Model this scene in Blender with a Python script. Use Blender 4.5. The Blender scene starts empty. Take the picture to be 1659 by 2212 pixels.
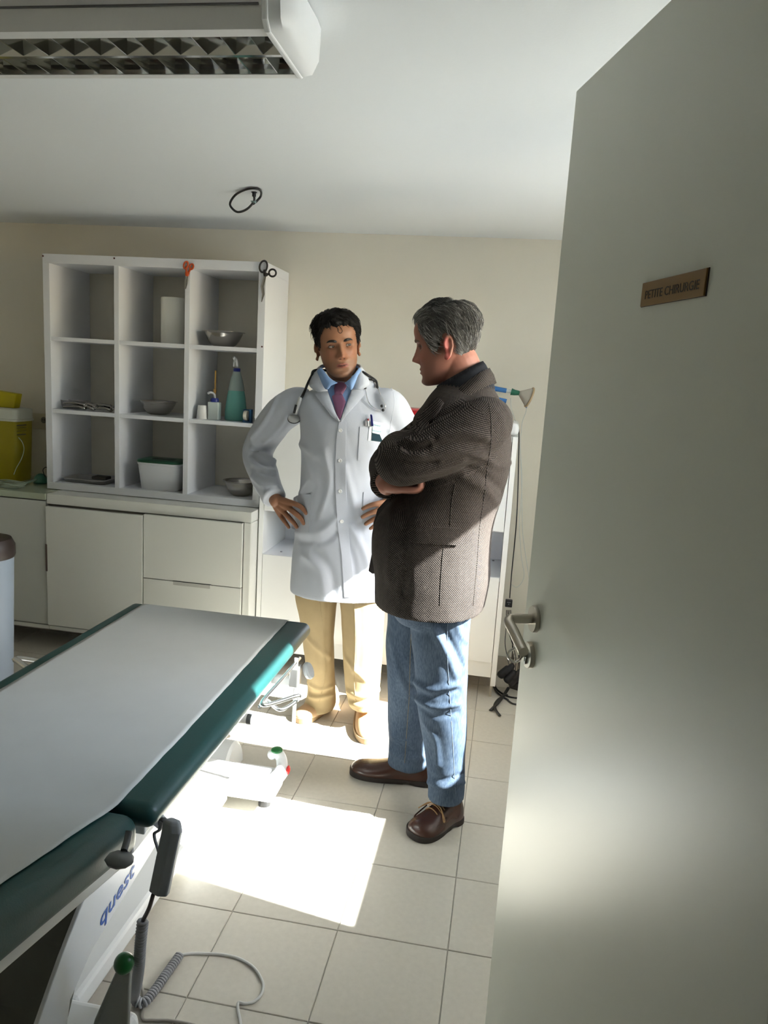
import bpy, bmesh, math, random
import numpy as np
from mathutils import Vector, Matrix
from mathutils.bvhtree import BVHTree
random.seed(7); rng = np.random.default_rng(7)
SC = bpy.context.scene
COL = SC.collection
# ------------------------------------------------------------------ camera
CAM_H = 1.53
PITCH, YAW, ROLL, FPX = -0.1806, -0.1576, 0.0612, 1617.86
def _axes():
    cp, sp, cy, sy = math.cos(PITCH), math.sin(PITCH), math.cos(YAW), math.sin(YAW)
    fw = Vector((sy*cp, cy*cp, sp)); rt = Vector((cy, -sy, 0)); up = rt.cross(fw)
    cr, sr = math.cos(ROLL), math.sin(ROLL)
    return rt*cr+up*sr, up*cr-rt*sr, fw
RT, UP, FW = _axes()
CAMP = Vector((0, 0, CAM_H))
cd = bpy.data.cameras.new('camera'); cam = bpy.data.objects.new('camera', cd); COL.objects.link(cam)
cd.sensor_fit = 'AUTO'; cd.sensor_width = 36.0; cd.lens = FPX*36.0/2212.0; cd.clip_start = 0.02
cam.matrix_world = Matrix(((RT.x, UP.x, -FW.x, 0), (RT.y, UP.y, -FW.y, 0), (RT.z, UP.z, -FW.z, CAM_H), (0, 0, 0, 1)))
SC.camera = cam
# ------------------------------------------------------------------ light
SUN_TO = Vector((0.985*0.786, -0.17*0.786, 0.618)).normalized()
w = bpy.data.worlds.new('sky'); SC.world = w; w.use_nodes = True
nt = w.node_tree; nt.nodes.clear()
sk = nt.nodes.new('ShaderNodeTexSky'); sk.sky_type = 'NISHITA'; sk.sun_disc = False
sk.sun_elevation = math.radians(38.2); sk.sun_rotation = math.atan2(SUN_TO.x, SUN_TO.y)
sk.air_density = 1.0; sk.dust_density = 1.6; sk.ozone_density = 1.0
bg = nt.nodes.new('ShaderNodeBackground'); bg.inputs['Strength'].default_value = 0.68
ou = nt.nodes.new('ShaderNodeOutputWorld')
nt.links.new(sk.outputs[0], bg.inputs[0]); nt.links.new(bg.outputs[0], ou.inputs[0])
sl = bpy.data.lights.new('sun', 'SUN'); sl.energy = 22.0; sl.angle = math.radians(0.55); sl.color = (1.0, 0.985, 0.965)
so = bpy.data.objects.new('sun', sl); COL.objects.link(so); so.location = (6, -1, 5)
so.rotation_euler = SUN_TO.to_track_quat('Z', 'Y').to_euler()
pl = bpy.data.lights.new('window_portal', 'AREA'); pl.shape = 'RECTANGLE'; pl.size = 1.5; pl.size_y = 1.0
pl.cycles.is_portal = True
po = bpy.data.objects.new('window_portal', pl); COL.objects.link(po); po.location = (1.14, 2.33, 1.517)
po.rotation_euler = (0, math.radians(90), 0)
SC.view_settings.view_transform = 'Standard'; SC.view_settings.look = 'None'
SC.view_settings.gamma = 1.0; SC.view_settings.use_curve_mapping = False
SC.view_settings.exposure = 1.72

# ------------------------------------------------------------------ helpers
def ray(px, py): return FW + RT*((px-829.5)/FPX) - UP*((py-1106)/FPX)
def Py(px, py, y): d = ray(px, py); return CAMP + d*(y/d.y)         # the point seen there at depth y
def Pz(px, py, z): d = ray(px, py); return CAMP + d*((z-CAM_H)/d.z)
def Px(px, py, x): d = ray(px, py); return CAMP + d*(x/d.x)
PI = math.pi
def V(*a): return Vector(a)
class MB:
    def __init__(s): s.v = []; s.f = []
    def add(s, vs, fs):
        o = len(s.v); s.v += [tuple(q) for q in vs]; s.f += [tuple(i+o for i in f) for f in fs]; return s
    def box(s, x0, y0, z0, x1, y1, z1):
        return s.add([(x0,y0,z0),(x1,y0,z0),(x1,y1,z0),(x0,y1,z0),(x0,y0,z1),(x1,y0,z1),(x1,y1,z1),(x0,y1,z1)],
                     [(3,2,1,0),(4,5,6,7),(0,1,5,4),(1,2,6,5),(2,3,7,6),(3,0,4,7)])
    def prism(s, poly, d):                                            # 3-D polygon extruded by d
        n = len(poly); d = Vector(d); a = [Vector(p) for p in poly]; b = [p+d for p in a]
        return s.add(a+b, [tuple(reversed(range(n))), tuple(range(n, 2*n))]+[(i,(i+1)%n,n+(i+1)%n,n+i) for i in range(n)])
    def rings(s, R, cap=True, close=False):
        n = len(R[0]); vs = [p for r in R for p in r]; fs = []
        m = len(R)
        for k in range(m if close else m-1):
            a = k*n; b = ((k+1) % m)*n
            for i in range(n): j = (i+1) % n; fs.append((a+i, a+j, b+j, b+i))
        if cap and not close:
            fs.append(tuple(reversed(range(n)))); fs.append(tuple(range((m-1)*n, m*n)))
        return s.add(vs, fs)
    def tube(s, pts, r, n=8, cap=True, close=False, flat=1.0, up=None, dome=False):
        pts = [Vector(p) for p in pts]; m = len(pts)
        rr = list(r) if hasattr(r, '__len__') else [r]*m
        T = []
        for i in range(m):
            if close: t = pts[(i+1) % m]-pts[i-1]
            else: t = pts[min(i+1, m-1)]-pts[max(i-1, 0)]
            T.append(t.normalized())
        u = Vector(up) if up else (Vector((0,0,1)) if abs(T[0].z) < .9 else Vector((1,0,0)))
        R = []
        seq = list(range(m))
        if dome:
            ext = []
            for c in (1.0, .8, .5, .2): ext.append((pts[0]-T[0]*rr[0]*c*.9, rr[0]*math.sqrt(max(0.0, 1-c*c))+1e-4, T[0]))
            body = [(pts[i], rr[i], T[i]) for i in seq]
            for c in (.2, .5, .8, 1.0): body.append((pts[-1]+T[-1]*rr[-1]*c*.9, rr[-1]*math.sqrt(max(0.0, 1-c*c))+1e-4, T[-1]))
            body = ext+body
        else: body = [(pts[i], rr[i], T[i]) for i in seq]
        for p, q, t in body:
            u = (u-t*u.dot(t));
            if u.length < 1e-6: u = t.orthogonal()
            u.normalize(); w_ = t.cross(u)
            if up:
                uu = Vector(up)-t*Vector(up).dot(t)
                if uu.length > 1e-4: u = uu.normalized(); w_ = t.cross(u)
            R.append([p+u*(q*flat*math.cos(2*PI*k/n))+w_*(q*math.sin(2*PI*k/n)) for k in range(n)])
        return s.rings(R, cap, close)
    def lathe(s, prof, c=(0,0,0), n=20, mat=None, cap=True):
        R = []
        for r, z in prof:
            ring = [Vector((r*math.cos(2*PI*k/n), r*math.sin(2*PI*k/n), z)) for k in range(n)]
            if mat: ring = [mat @ p for p in ring]
            R.append([p+Vector(c) for p in ring])
        return s.rings(R, cap)
    def ell(s, c, rx, ry, rz, n=16, m=10, mat=None):
        R = []
        for j in range(m+1):
            a = -PI/2+PI*j/m; ca = max(math.cos(a), 1e-3)
            ring = [Vector((rx*ca*math.cos(2*PI*k/n), ry*ca*math.sin(2*PI*k/n), rz*math.sin(a))) for k in range(n)]
            if mat: ring = [mat @ p for p in ring]
            R.append([p+Vector(c) for p in ring])
        return s.rings(R, True)
def mapM(mb, mat):
    mb.v = [tuple(mat @ Vector(p)) for p in mb.v]; return mb
def cr(pts, k=6, close=False):                                        # Catmull-Rom through points
    pts = [Vector(p) for p in pts]; n = len(pts); out = []
    for i in range(n if close else n-1):
        if close: a, b, c, d = pts[i-1], pts[i], pts[(i+1) % n], pts[(i+2) % n]
        else: a, b, c, d = pts[max(i-1,0)], pts[i], pts[i+1], pts[min(i+2,n-1)]
        for j in range(k):
            t = j/k
            out.append(0.5*((2*b)+(c-a)*t+(2*a-5*b+4*c-d)*t*t+(3*b-a-3*c+d)*t*t*t))
    if not close: out.append(pts[-1].copy())
    return out
def interp(tab, n):                                                   # smooth resampling of numeric rows
    P = np.array(tab, float); m = len(P); t = np.linspace(0, m-1, n); o = np.zeros((n, P.shape[1]))
    for q, x in enumerate(t):
        i = min(int(x), m-2); f = x-i
        a, b, c, d = P[max(i-1,0)], P[i], P[i+1], P[min(i+2,m-1)]
        o[q] = 0.5*(2*b+(c-a)*f+(2*a-5*b+4*c-d)*f*f+(3*b-a-3*c+d)*f**3)
    return o
ORG = {}
def bbox_base(vs):
    a = np.array(vs); mn, mx = a.min(0), a.max(0); return Vector(((mn[0]+mx[0])/2, (mn[1]+mx[1])/2, mn[2]))
def make(name, vs, fs, m=None, parent=None, origin=None, smooth=False, bevel=0, seg=2):
    me = bpy.data.meshes.new(name)
    o = bpy.data.objects.new(name, me); COL.objects.link(o)
    if parent is not None:
        org = ORG[parent]; o.parent = parent; ORG[o] = org
    else:
        org = Vector(origin) if origin is not None else bbox_base(vs); o.location = org; ORG[o] = org
    a = np.array(vs, float)-np.array(org)
    me.from_pydata(a.tolist(), [], [list(map(int, f)) for f in fs]); me.update()
    if m: me.materials.append(m)
    if smooth:
        me.polygons.foreach_set('use_smooth', [True]*len(me.polygons))
        if smooth != 'all':
            try: me.set_sharp_from_angle(angle=math.radians(40))
            except Exception: pass
    if bevel:
        b = o.modifiers.new('bevel', 'BEVEL'); b.width = bevel; b.segments = seg; b.limit_method = 'ANGLE'; b.angle_limit = math.radians(40)
        b.harden_normals = False
    return o
def obj(name, mb, m, parent=None, **k): return make(name, mb.v, mb.f, m, parent, **k)
def empty(name, loc):
    o = bpy.data.objects.new(name, None); COL.objects.link(o); o.location = loc; o.empty_display_size = .05
    ORG[o] = Vector(loc); return o
def tag(o, label=None, cat=None, group=None, kind=None):
    if label: o['label'] = label
    if cat: o['category'] = cat
    if group: o['group'] = group
    if kind: o['kind'] = kind
    return o
def struct(name, mb, m, label=None, **k): return tag(obj(name, mb, m, **k), label, None, None, 'structure')
def text_mb(txt, size, mat4, depth=0.0004, extr=None, shear=0.0, width=None, bold=0.0):
    cu = bpy.data.curves.new('t', 'FONT'); cu.body = txt; cu.size = size; cu.align_x = 'CENTER'; cu.align_y = 'CENTER'
    cu.extrude = depth; cu.resolution_u = 3; cu.shear = shear; cu.offset = bold
    t = bpy.data.objects.new('t', cu); COL.objects.link(t)
    dg = bpy.context.evaluated_depsgraph_get(); me = bpy.data.meshes.new_from_object(t.evaluated_get(dg))
    bpy.data.objects.remove(t); bpy.data.curves.remove(cu)
    mb = MB(); vs = [v.co.copy() for v in me.vertices]
    if width:
        w0 = max(v.x for v in vs)-min(v.x for v in vs)
        for v in vs: v.x *= width/w0
    mb.add([mat4 @ v for v in vs], [tuple(p.vertices) for p in me.polygons]); bpy.data.meshes.remove(me)
    return mb
def frame(o, ex, ey):                                                 # matrix with origin o, axes ex, ey
    ex = Vector(ex).normalized(); ey = Vector(ey); ey = (ey-ex*ey.dot(ex)).normalized(); ez = ex.cross(ey); o = Vector(o)
    return Matrix(((ex.x,ey.x,ez.x,o.x),(ex.y,ey.y,ez.y,o.y),(ex.z,ey.z,ez.z,o.z),(0,0,0,1)))
def remesh(mb, voxel, it=4, fac=.5):
    me = bpy.data.meshes.new('tmp'); me.from_pydata([tuple(v) for v in mb.v], [], mb.f); me.update()
    bm = bmesh.new(); bm.from_mesh(me); bmesh.ops.recalc_face_normals(bm, faces=bm.faces); bm.to_mesh(me); bm.free()
    o = bpy.data.objects.new('tmp', me); COL.objects.link(o)
    r = o.modifiers.new('r', 'REMESH'); r.mode = 'VOXEL'; r.voxel_size = voxel; r.adaptivity = 0
    if it:
        s_ = o.modifiers.new('s', 'SMOOTH'); s_.factor = fac; s_.iterations = it
    dg = bpy.context.evaluated_depsgraph_get(); m2 = bpy.data.meshes.new_from_object(o.evaluated_get(dg))
    n = len(m2.vertices); a = np.empty(n*3); m2.vertices.foreach_get('co', a); a = a.reshape(-1, 3)
    F = [tuple(p.vertices) for p in m2.polygons]
    nn = np.empty(n*3); m2.vertices.foreach_get('normal', nn)
    bpy.data.objects.remove(o); bpy.data.meshes.remove(me); bpy.data.meshes.remove(m2)
    return a, F, nn.reshape(-1, 3)
# ------------------------------------------------------------------ materials
MATS = {}
def mat(name, col, rough=.5, metal=0, bump=0, bscale=40, vary=0, vscale=3, spec=.5, trans=0, alpha=1, coat=0, detail=3, attr=None, sheen=0):
    if name in MATS: return MATS[name]
    m = bpy.data.materials.new(name); m.use_nodes = True; N = m.node_tree.nodes; L = m.node_tree.links
    b = N['Principled BSDF']; b.inputs['Roughness'].default_value = rough; b.inputs['Metallic'].default_value = metal
    b.inputs['Specular IOR Level'].default_value = spec; b.inputs['Base Color'].default_value = (*col, 1)
    if trans: b.inputs['Transmission Weight'].default_value = trans
    if alpha < 1: b.inputs['Alpha'].default_value = alpha
    if coat: b.inputs['Coat Weight'].default_value = coat
    if sheen: b.inputs['Sheen Weight'].default_value = sheen
    tc = N.new('ShaderNodeTexCoord')
    src = None
    if attr:
        a = N.new('ShaderNodeAttribute'); a.attribute_name = attr; src = a.outputs['Color']; L.new(src, b.inputs['Base Color'])
    if vary:
        n = N.new('ShaderNodeTexNoise'); n.inputs['Scale'].default_value = vscale; n.inputs['Detail'].default_value = 4
        L.new(tc.outputs['Object'], n.inputs['Vector'])
        mx = N.new('ShaderNodeMix'); mx.data_type = 'RGBA'; mx.blend_type = 'MULTIPLY'
        mr = N.new('ShaderNodeMapRange'); mr.inputs['From Min'].default_value = .3; mr.inputs['From Max'].default_value = .7
        mr.inputs['To Min'].default_value = 1-vary; mr.inputs['To Max'].default_value = 1+vary*.4
        L.new(n.outputs['Fac'], mr.inputs['Value'])
        mx.inputs[0].default_value = 1; mx.inputs[6].default_value = (*col, 1)
        if src: L.new(src, mx.inputs[6])
        cb = N.new('ShaderNodeCombineColor'); [L.new(mr.outputs[0], cb.inputs[i]) for i in range(3)]
        L.new(cb.outputs[0], mx.inputs[7]); L.new(mx.outputs[2], b.inputs['Base Color'])
    if bump:
        n = N.new('ShaderNodeTexNoise'); n.inputs['Scale'].default_value = bscale; n.inputs['Detail'].default_value = detail
        L.new(tc.outputs['Object'], n.inputs['Vector'])
        u = N.new('ShaderNodeBump'); u.inputs['Strength'].default_value = bump; u.inputs['Distance'].default_value = .01
        L.new(n.outputs['Fac'], u.inputs['Height']); L.new(u.outputs[0], b.inputs['Normal'])
    MATS[name] = m; return m
WHITE = mat('white_laminate', (.75,.77,.81), .28, spec=.5)
CREAMW = mat('white_lacquer', (.76,.76,.72), .18, spec=.5)
WALLM = mat('wall_paint', (.77,.735,.64), .75, bump=.04, bscale=180, vary=.02)
CEILM = mat('ceiling_paint', (.80,.83,.845), .8, bump=.03, bscale=120)
STEEL = mat('polished_steel', (.55,.54,.51), .22, 1)
CHROME = mat('chrome', (.86,.86,.87), .22, 1)
BRUSH = mat('brushed_nickel', (.52,.48,.42), .28, 1)
BLACK = mat('black_rubber', (.012,.012,.014), .45)
DARKG = mat('dark_grey_plastic', (.085,.095,.105), .45)
WPLAST = mat('white_plastic', (.72,.73,.74), .4)
BLUEP = mat('blue_plastic', (.02,.03,.22), .35)
# ------------------------------------------------------------------ room shell
XL, XR, YF, YB, ZC = -4.3, 1.03, 0.60, 3.92, 2.229
TP, TX, TY = 0.3083, -0.6556, 1.8146
m = mat('floor_grout', (.46,.44,.39), .85)
TILE = mat('floor_tile_glaze', (.58,.55,.485), .42, vary=.05, vscale=60, bump=.02, bscale=220, spec=.45)
floor = struct('floor', MB().box(-4.42,-1.52,-.12, 1.15,4.05,-.0035), m, 'beige square ceramic tiles with thin grey joints', origin=(0,0,0))
tm = MB(); hw = TP/2-.0013; c = .0012
tm.add([(sx*(hw-e), sy*(hw-e), z) for z, e in ((-.008,0),(-c,0),(0,c)) for sx, sy in ((-1,-1),(1,-1),(1,1),(-1,1))],
       [(8,9,10,11)]+[(k*4+i, k*4+(i+1)%4, k*4+4+(i+1)%4, k*4+4+i) for k in range(2) for i in range(4)])
tme = bpy.data.meshes.new('floor_tile'); tme.from_pydata(tm.v, [], tm.f); tme.materials.append(TILE)
for i in range(-13, 7):
    for j in range(-5, 8):
        cx, cy = TX+(i+.5)*TP, TY+(j+.5)*TP
        x0, x1 = max(cx-TP/2, XL), min(cx+TP/2, XR); y0, y1 = max(cy-TP/2, YF), min(cy+TP/2, YB)
        if x1-x0 < .02 or y1-y0 < .02: continue
        t = bpy.data.objects.new('floor_tile', tme); COL.objects.link(t); t.parent = floor
        t.location = ((x0+x1)/2, (y0+y1)/2, 0); t.scale = ((x1-x0)/TP, (y1-y0)/TP, 1)
struct('ceiling', MB().box(-4.42,-1.52,ZC, 1.15,4.05,ZC+.12), CEILM, 'plain white painted ceiling')
wb = MB().box(-4.42,YB,-.12, 1.15,YB+.12,ZC)
struct('wall_back', wb, WALLM, 'cream painted wall behind the white shelves')
struct('wall_left', MB().box(-4.42,YF-.15,-.12, XL,YB,ZC), WALLM, 'cream painted wall at the left end of the room')
# right wall with the window opening the sun comes through
WY0, WY1, WZ0, WZ1 = 1.575, 3.07, 1.05, 2.075
wr = MB()
wr.box(XR,YF-.15,-.12, XR+.12,WY0,ZC).box(XR,WY1,-.12, XR+.12,YB,ZC).box(XR,WY0,-.12, XR+.12,WY1,WZ0).box(XR,WY0,WZ1, XR+.12,WY1,ZC)
struct('wall_right', wr, WALLM, 'cream painted wall with the window')
fw_ = MB(); DX0, DX1, DZ = -.60, .36, 2.09
fw_.box(-4.42,YF-.15,-.12, DX0,YF,ZC).box(DX1,YF-.15,-.12, 1.15,YF,ZC).box(DX0,YF-.15,DZ, DX1,YF,ZC)
struct('wall_front', fw_, WALLM, 'cream painted wall around the doorway')
struct('wall_corridor_left', MB().box(-1.72,-1.52,-.12, -1.6,YF-.15,ZC), WALLM)
struct('wall_corridor_right', MB().box(1.03,-1.52,-.12, 1.15,YF-.15,ZC), WALLM)
struct('wall_corridor_back', MB().box(-1.6,-1.64,-.12, 1.03,-1.52,ZC), WALLM)
SKIRT = mat('skirting_tile', (.42,.38,.31), .45)
struct('baseboard_back', MB().box(.0,YB-.018,0, XR,YB-.0055,.075), SKIRT, 'low brownish tile skirting behind the cables')
struct('baseboard_left', MB().box(XL,YF,0, XL+.01,YB,.075), SKIRT)
struct('baseboard_right', MB().box(XR-.01,YF,0, XR,YB-.024,.075), SKIRT)
struct('trim_1', MB().box(DX0,YF-.15,0, DX0+.03,YF,DZ).box(DX1-.03,YF-.15,0, DX1,YF,DZ).box(DX0+.03,YF-.15,DZ-.03, DX1-.03,YF,DZ),
       mat('door_paint', (.69,.71,.63), .34, spec=.5), 'door lining')
# window
FRM = mat('window_frame_white', (.75,.75,.74), .35)
wf = MB()
def bar(a, b): wf.box(XR+.04, a[0], a[1], XR+.09, b[0], b[1])
bar((WY0,WZ0),(WY0+.02,WZ1)); bar((WY1-.02,WZ0),(WY1,WZ1)); bar((WY0+.02,WZ0),(WY1-.02,WZ0+.015)); bar((WY0+.02,WZ1-.02),(WY1-.02,WZ1))
MY0, MY1 = 2.18, 2.37
win = struct('window_1', wf, FRM, 'white framed window in the right wall')
obj('mullion', MB().box(XR+.035,MY0,WZ0+.015, XR+.095,MY1,WZ1-.02), FRM, win, bevel=.006)
obj('sill', MB().box(XR-.03,WY0-.03,WZ0-.02, XR-.001,WY1+.03,WZ0), FRM, win, bevel=.004)
gl = bpy.data.materials.new('window_glass'); gl.use_nodes = True; N = gl.node_tree.nodes; L = gl.node_tree.links; N.clear()
t1 = N.new('ShaderNodeBsdfTransparent'); t2 = N.new('ShaderNodeBsdfGlossy'); t2.inputs['Roughness'].default_value = .02
fr = N.new('ShaderNodeFresnel'); mxs = N.new('ShaderNodeMixShader'); oo = N.new('ShaderNodeOutputMaterial')
t1.inputs[0].default_value = (.95,.97,.96,1)
L.new(fr.outputs[0], mxs.inputs[0]); L.new(t1.outputs[0], mxs.inputs[1]); L.new(t2.outputs[0], mxs.inputs[2]); L.new(mxs.outputs[0], oo.inputs[0])
for a, b in ((WY0+.02, MY0), (MY1, WY1-.02)):
    obj('pane', MB().box(XR+.062,a,WZ0+.015, XR+.066,b,WZ1-.02), gl, win)
struct('ground_outside', MB().box(1.2,-9,-.6, 14,12,-.5), mat('bounce_ground', (.42,.41,.38), .9), 'unseen pale ground outside the window, added to bounce light in')  # unseen ground, added so daylight bounces up to the ceiling
# ------------------------------------------------------------------ door
DOORM = MATS['door_paint']
de = Py(1245,197,1.5); dz = de.z; ddir = Vector((.29,-.957,0)).normalized(); dn = Vector((ddir.y,-ddir.x,0))  # dn: visible face normal
if dn.x > 0: dn = -dn
dlen = .83; p0 = Vector((de.x,1.5,0))
leaf = MB().prism([p0+V(0,0,.01), p0+ddir*dlen+V(0,0,.01), p0+ddir*dlen+V(0,0,dz), p0+V(0,0,dz)], -dn*.04)
door = struct('door_1', leaf, DOORM, 'pale grey-green door leaf standing open', origin=(p0.x,p0.y,.01), bevel=.0015)
def onface(px, py, off=0):                                            # point on the door face (plane) seen at that pixel
    d = ray(px, py); t = (p0-CAMP).dot(dn)/d.dot(dn); return CAMP+d*t+dn*off
def facemat(c): return frame(c, ddir, V(0,0,1)) if ddir.cross(V(0,0,1)).dot(dn) > 0 else frame(c, -ddir, V(0,0,1))
rosm = frame((0,0,0), ddir, V(0,0,1))
Rz = Matrix.Translation((0,0,0)) @ Matrix(((ddir.x,0,dn.x,0),(ddir.y,0,dn.y,0),(0,1,0,0),(0,0,0,1)))
hc = onface(1158,1337); lc = onface(1147,1415)
prof = [(.001,0),(.0265,0),(.0265,.006),(.0255,.009),(.001,.009)]
def rose(c):
    return MB().lathe([(r,z) for r,z in prof], (0,0,0), 32, Matrix.Translation(c) @ Rz)
hd = obj('handle_rose', rose(hc), BRUSH, door, smooth=True)
n1 = hc+dn*.009; n2 = hc+dn*.056
path = [n1, hc+dn*.03, hc+dn*.046, hc+dn*.055+ddir*.006, hc+dn*.060+ddir*.020+V(0,0,-.002), hc+dn*.058+ddir*.045+V(0,0,-.010), hc+dn*.055+ddir*.072+V(0,0,-.022), hc+dn*.054+ddir*.10+V(0,0,-.030)]
obj('lever_handle', MB().tube(cr(path,6), .0098, 16), BRUSH, door, smooth=True)
lk = obj('lock_rose', rose(lc), BRUSH, door, smooth=True)
MIR = mat('steel_lock', (.6,.63,.6), .15, 1)
cyl = MB().tube([lc+dn*.009, lc+dn*.0125], .0085, 20).prism([lc+dn*.009+ddir*s*.0045+V(0,0,-.001) for s in (-1,1)]+[lc+dn*.009+ddir*s*.0042+V(0,0,-.017) for s in (1,-1)], dn*.0035)
cy = obj('lock_cylinder', cyl, MIR, lk, smooth=True)
obj('keyhole', MB().prism([lc+dn*.0122+ddir*s*.0012+V(0,0,z) for s,z in ((-1,-.012),(1,-.012),(1,.004),(-1,.004))], dn*.0006), BLACK, lk)
key = MB().prism([lc+dn*.0125+V(0,0,s*.004)+ddir*.0 for s in (-1,1)]+[lc+dn*.019+V(0,0,s*.004) for s in (1,-1)], ddir*.002)
kr = [lc+dn*(.033+.0145*math.cos(a))+V(0,0,.0155*math.sin(a)*(1 if math.cos(a)<.2 else .8)) for a in np.linspace(0,2*PI,20,endpoint=False)]
key.tube(kr, .0026, 8, close=True)
tag(obj('door_key', key, mat('key_steel', (.7,.69,.66), .2, 1), smooth=True), 'small steel key standing in the door lock', 'key')
# sign plate
BR = mat('brass_plate', (.25,.145,.05), .45, .1, spec=.4)
c4 = [onface(*p) for p in ((1393,610),(1532,582),(1525,640),(1388,662))]
cs = sum(c4, Vector())/4; hx = ((c4[1]-c4[0]).length+(c4[2]-c4[3]).length)/4; hz = ((c4[3]-c4[0]).length+(c4[2]-c4[1]).length)/4
ex = ddir if (c4[1]-c4[0]).dot(ddir) > 0 else -ddir
sp = MB().prism([cs+ex*hx*a+V(0,0,hz*b) for a,b in ((-1,-1),(1,-1),(1,1),(-1,1))], dn*.0035)
sign = tag(obj('door_sign', sp, BR, bevel=.0006), 'small brass coloured name plate reading PETITE CHIRURGIE on the door', 'sign')
obj('lettering', text_mb('PETITE CHIRURGIE', .0165, frame(cs+dn*.0037+V(0,0,-.002), ex, V(0,0,1)), .0002, width=hx*1.70), mat('dark_engraving', (.02,.014,.01), .6), sign)
obj('plate_back', MB().prism([cs+ex*(hx+.002)*a+V(0,0,(hz+.0006)*b)-ex*.0002 for a,b in ((-1,-1),(1,-1),(1,1),(-1,1))], dn*.0012), mat('plate_edge', (.05,.03,.03), .5), sign)
CLX = -3.05
# ------------------------------------------------------------------ shelf unit on the cabinet
SY0, SY1 = 3.55, YB-.002
sx0, sx1, sz0, sz1 = -2.362, -1.200, .838, 2.022
T = .036; t = .017
shelf = empty('shelf_unit', ((sx0+sx1)/2, (SY0+SY1)/2, sz0))
tag(shelf, 'white open shelf unit of nine square cubbies on the low cabinet', 'shelf')
obj('side_panel', MB().box(sx0,SY0,sz0+T, sx0+T,SY1,sz1-.045), WHITE, shelf, bevel=.001)
obj('side_panel', MB().box(sx1-T,SY0,sz0+T, sx1,SY1,sz1-.045), WHITE, shelf, bevel=.001)
obj('top_board', MB().box(sx0,SY0,sz1-.045, sx1,SY1,sz1), WHITE, shelf, bevel=.001)
obj('bottom_board', MB().box(sx0,SY0,sz0, sx1,SY1,sz0+T), WHITE, shelf, bevel=.001)
iw = (sx1-sx0-2*T-2*.026)/3
dvx = [sx0+T+iw, sx0+T+2*iw+.026]
for x in dvx: obj('divider', MB().box(x,SY0+.002,sz0+T, x+.026,SY1,sz1-.045), WHITE, shelf, bevel=.001)
cols = [(sx0+T, dvx[0]), (dvx[0]+.026, dvx[1]), (dvx[1]+.026, sx1-T)]
SH = [1.600, 1.236]                                                    # undersides of the two shelf levels
for a, b in cols:
    for z in SH: obj('shelf_board', MB().box(a,SY0+.004,z, b,SY1,z+.020), WHITE, shelf, bevel=.001)
SCR = mat('screw_cap', (.10,.02,.02), .4)
for px, py in ((93,553),(247,558),(566,749)):
    p = Py(px,py,SY0); obj('screw', MB().tube([p+V(0,.001,0), p+V(0,-.002,0)], .0042, 10), SCR, shelf)
# ------------------------------------------------------------------ low cabinets
CY, CT = 3.43, .835
def P3(px, py): return Py(px,py,CY)
CABW = mat('cabinet_white', (.70,.71,.67), .3)
cab = empty('drawer_cabinet', (-1.75,3.68,.10)); tag(cab, 'white low cabinet under the shelf unit with one door and two drawers', 'cabinet')
cx0, cx1, cxm = -2.285, -1.195, -1.752
cxi = -1.232
obj('top_board', MB().box(cx0,CY-.002,CT-.052, cx1,YB-.003,CT), CABW, cab, bevel=.002)
obj('side_panel', MB().box(cxi,CY-.002,.112, cx1,YB-.003,CT-.053), CABW, cab, bevel=.004)
obj('carcass', MB().box(cx0,CY+.022,.10, cxi,YB-.003,CT-.053), mat('cabinet_inside', (.3,.28,.26), .7), cab)
obj('bottom_board', MB().box(cx0,CY,.112, cx1,CY+.4,.132), CABW, cab, bevel=.002)
zd = .772
dr = MB().box(cx0+.003,CY-.018,.142, cxm-.003,CY+.004,zd-.03 if 0 else zd)
cdoor = obj('door', dr, CABW, cab, bevel=.0015)
obj('grip_recess', MB().box(cx0-.004,CY-.0185,.43, cx0+.010,CY-.0005,.575), mat('recess_brown', (.10,.07,.06), .6), cdoor, bevel=.003)
zm = .452
d1 = obj('drawer_front', MB().box(cxm+.002,CY-.016,zm+.002, cxi-.003,CY+.004,.779), CABW, cab, bevel=.0015)
d2 = obj('drawer_front', MB().box(cxm+.002,CY-.016,.142, cxi-.003,CY+.004,zm-.002), CABW, cab, bevel=.0015)
gx = (cxm+cxi)/2
obj('grip_cutout', MB().box(gx-.10,CY-.0168,zm-.022, gx+.10,CY-.004,zm+.004), mat('grip_grey', (.45,.45,.42), .4), d2, bevel=.004)
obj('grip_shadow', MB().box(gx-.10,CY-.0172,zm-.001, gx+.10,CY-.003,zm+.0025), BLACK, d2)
for x in (cx0+.05, cx1-.05): obj('leg', MB().tube([(x,CY+.30,.0),(x,CY+.30,.112)], .018, 12), STEEL, cab, smooth=True)
# left cabinet + glass-like counter
cab2 = empty('low_cabinet', (-2.64,3.68,.10)); tag(cab2, 'white low cabinet below the yellow bin, at the left end of the row', 'cabinet')
obj('carcass', MB().box(CLX+.003,CY+.02,.10, cx0-.004,YB-.003,CT-.034), MATS['cabinet_inside'], cab2)
obj('door', MB().box(-2.80,CY-.002,.138, cx0-.006,CY+.02,CT-.040), mat('cabinet_grey_white', (.56,.58,.55), .3), cab2, bevel=.0015)
obj('door', MB().box(CLX+.003,CY-.002,.138, -2.804,CY+.02,CT-.040), MATS['cabinet_grey_white'], cab2, bevel=.0015)
obj('bottom_board', MB().box(CLX+.003,CY,.112, cx0-.004,CY+.4,.132), CABW, cab2, bevel=.002)
for x in (CLX+.06, cx0-.06): obj('leg', MB().tube([(x,CY+.30,.0),(x,CY+.30,.112)], .018, 12), STEEL, cab2, smooth=True)
ct = obj('worktop', MB().box(CLX+.003,CY-.01,CT-.033, cx0-.003,YB-.003,CT), mat('glossy_worktop', (.42,.47,.36), .08, spec=.6), bevel=.002)
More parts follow.
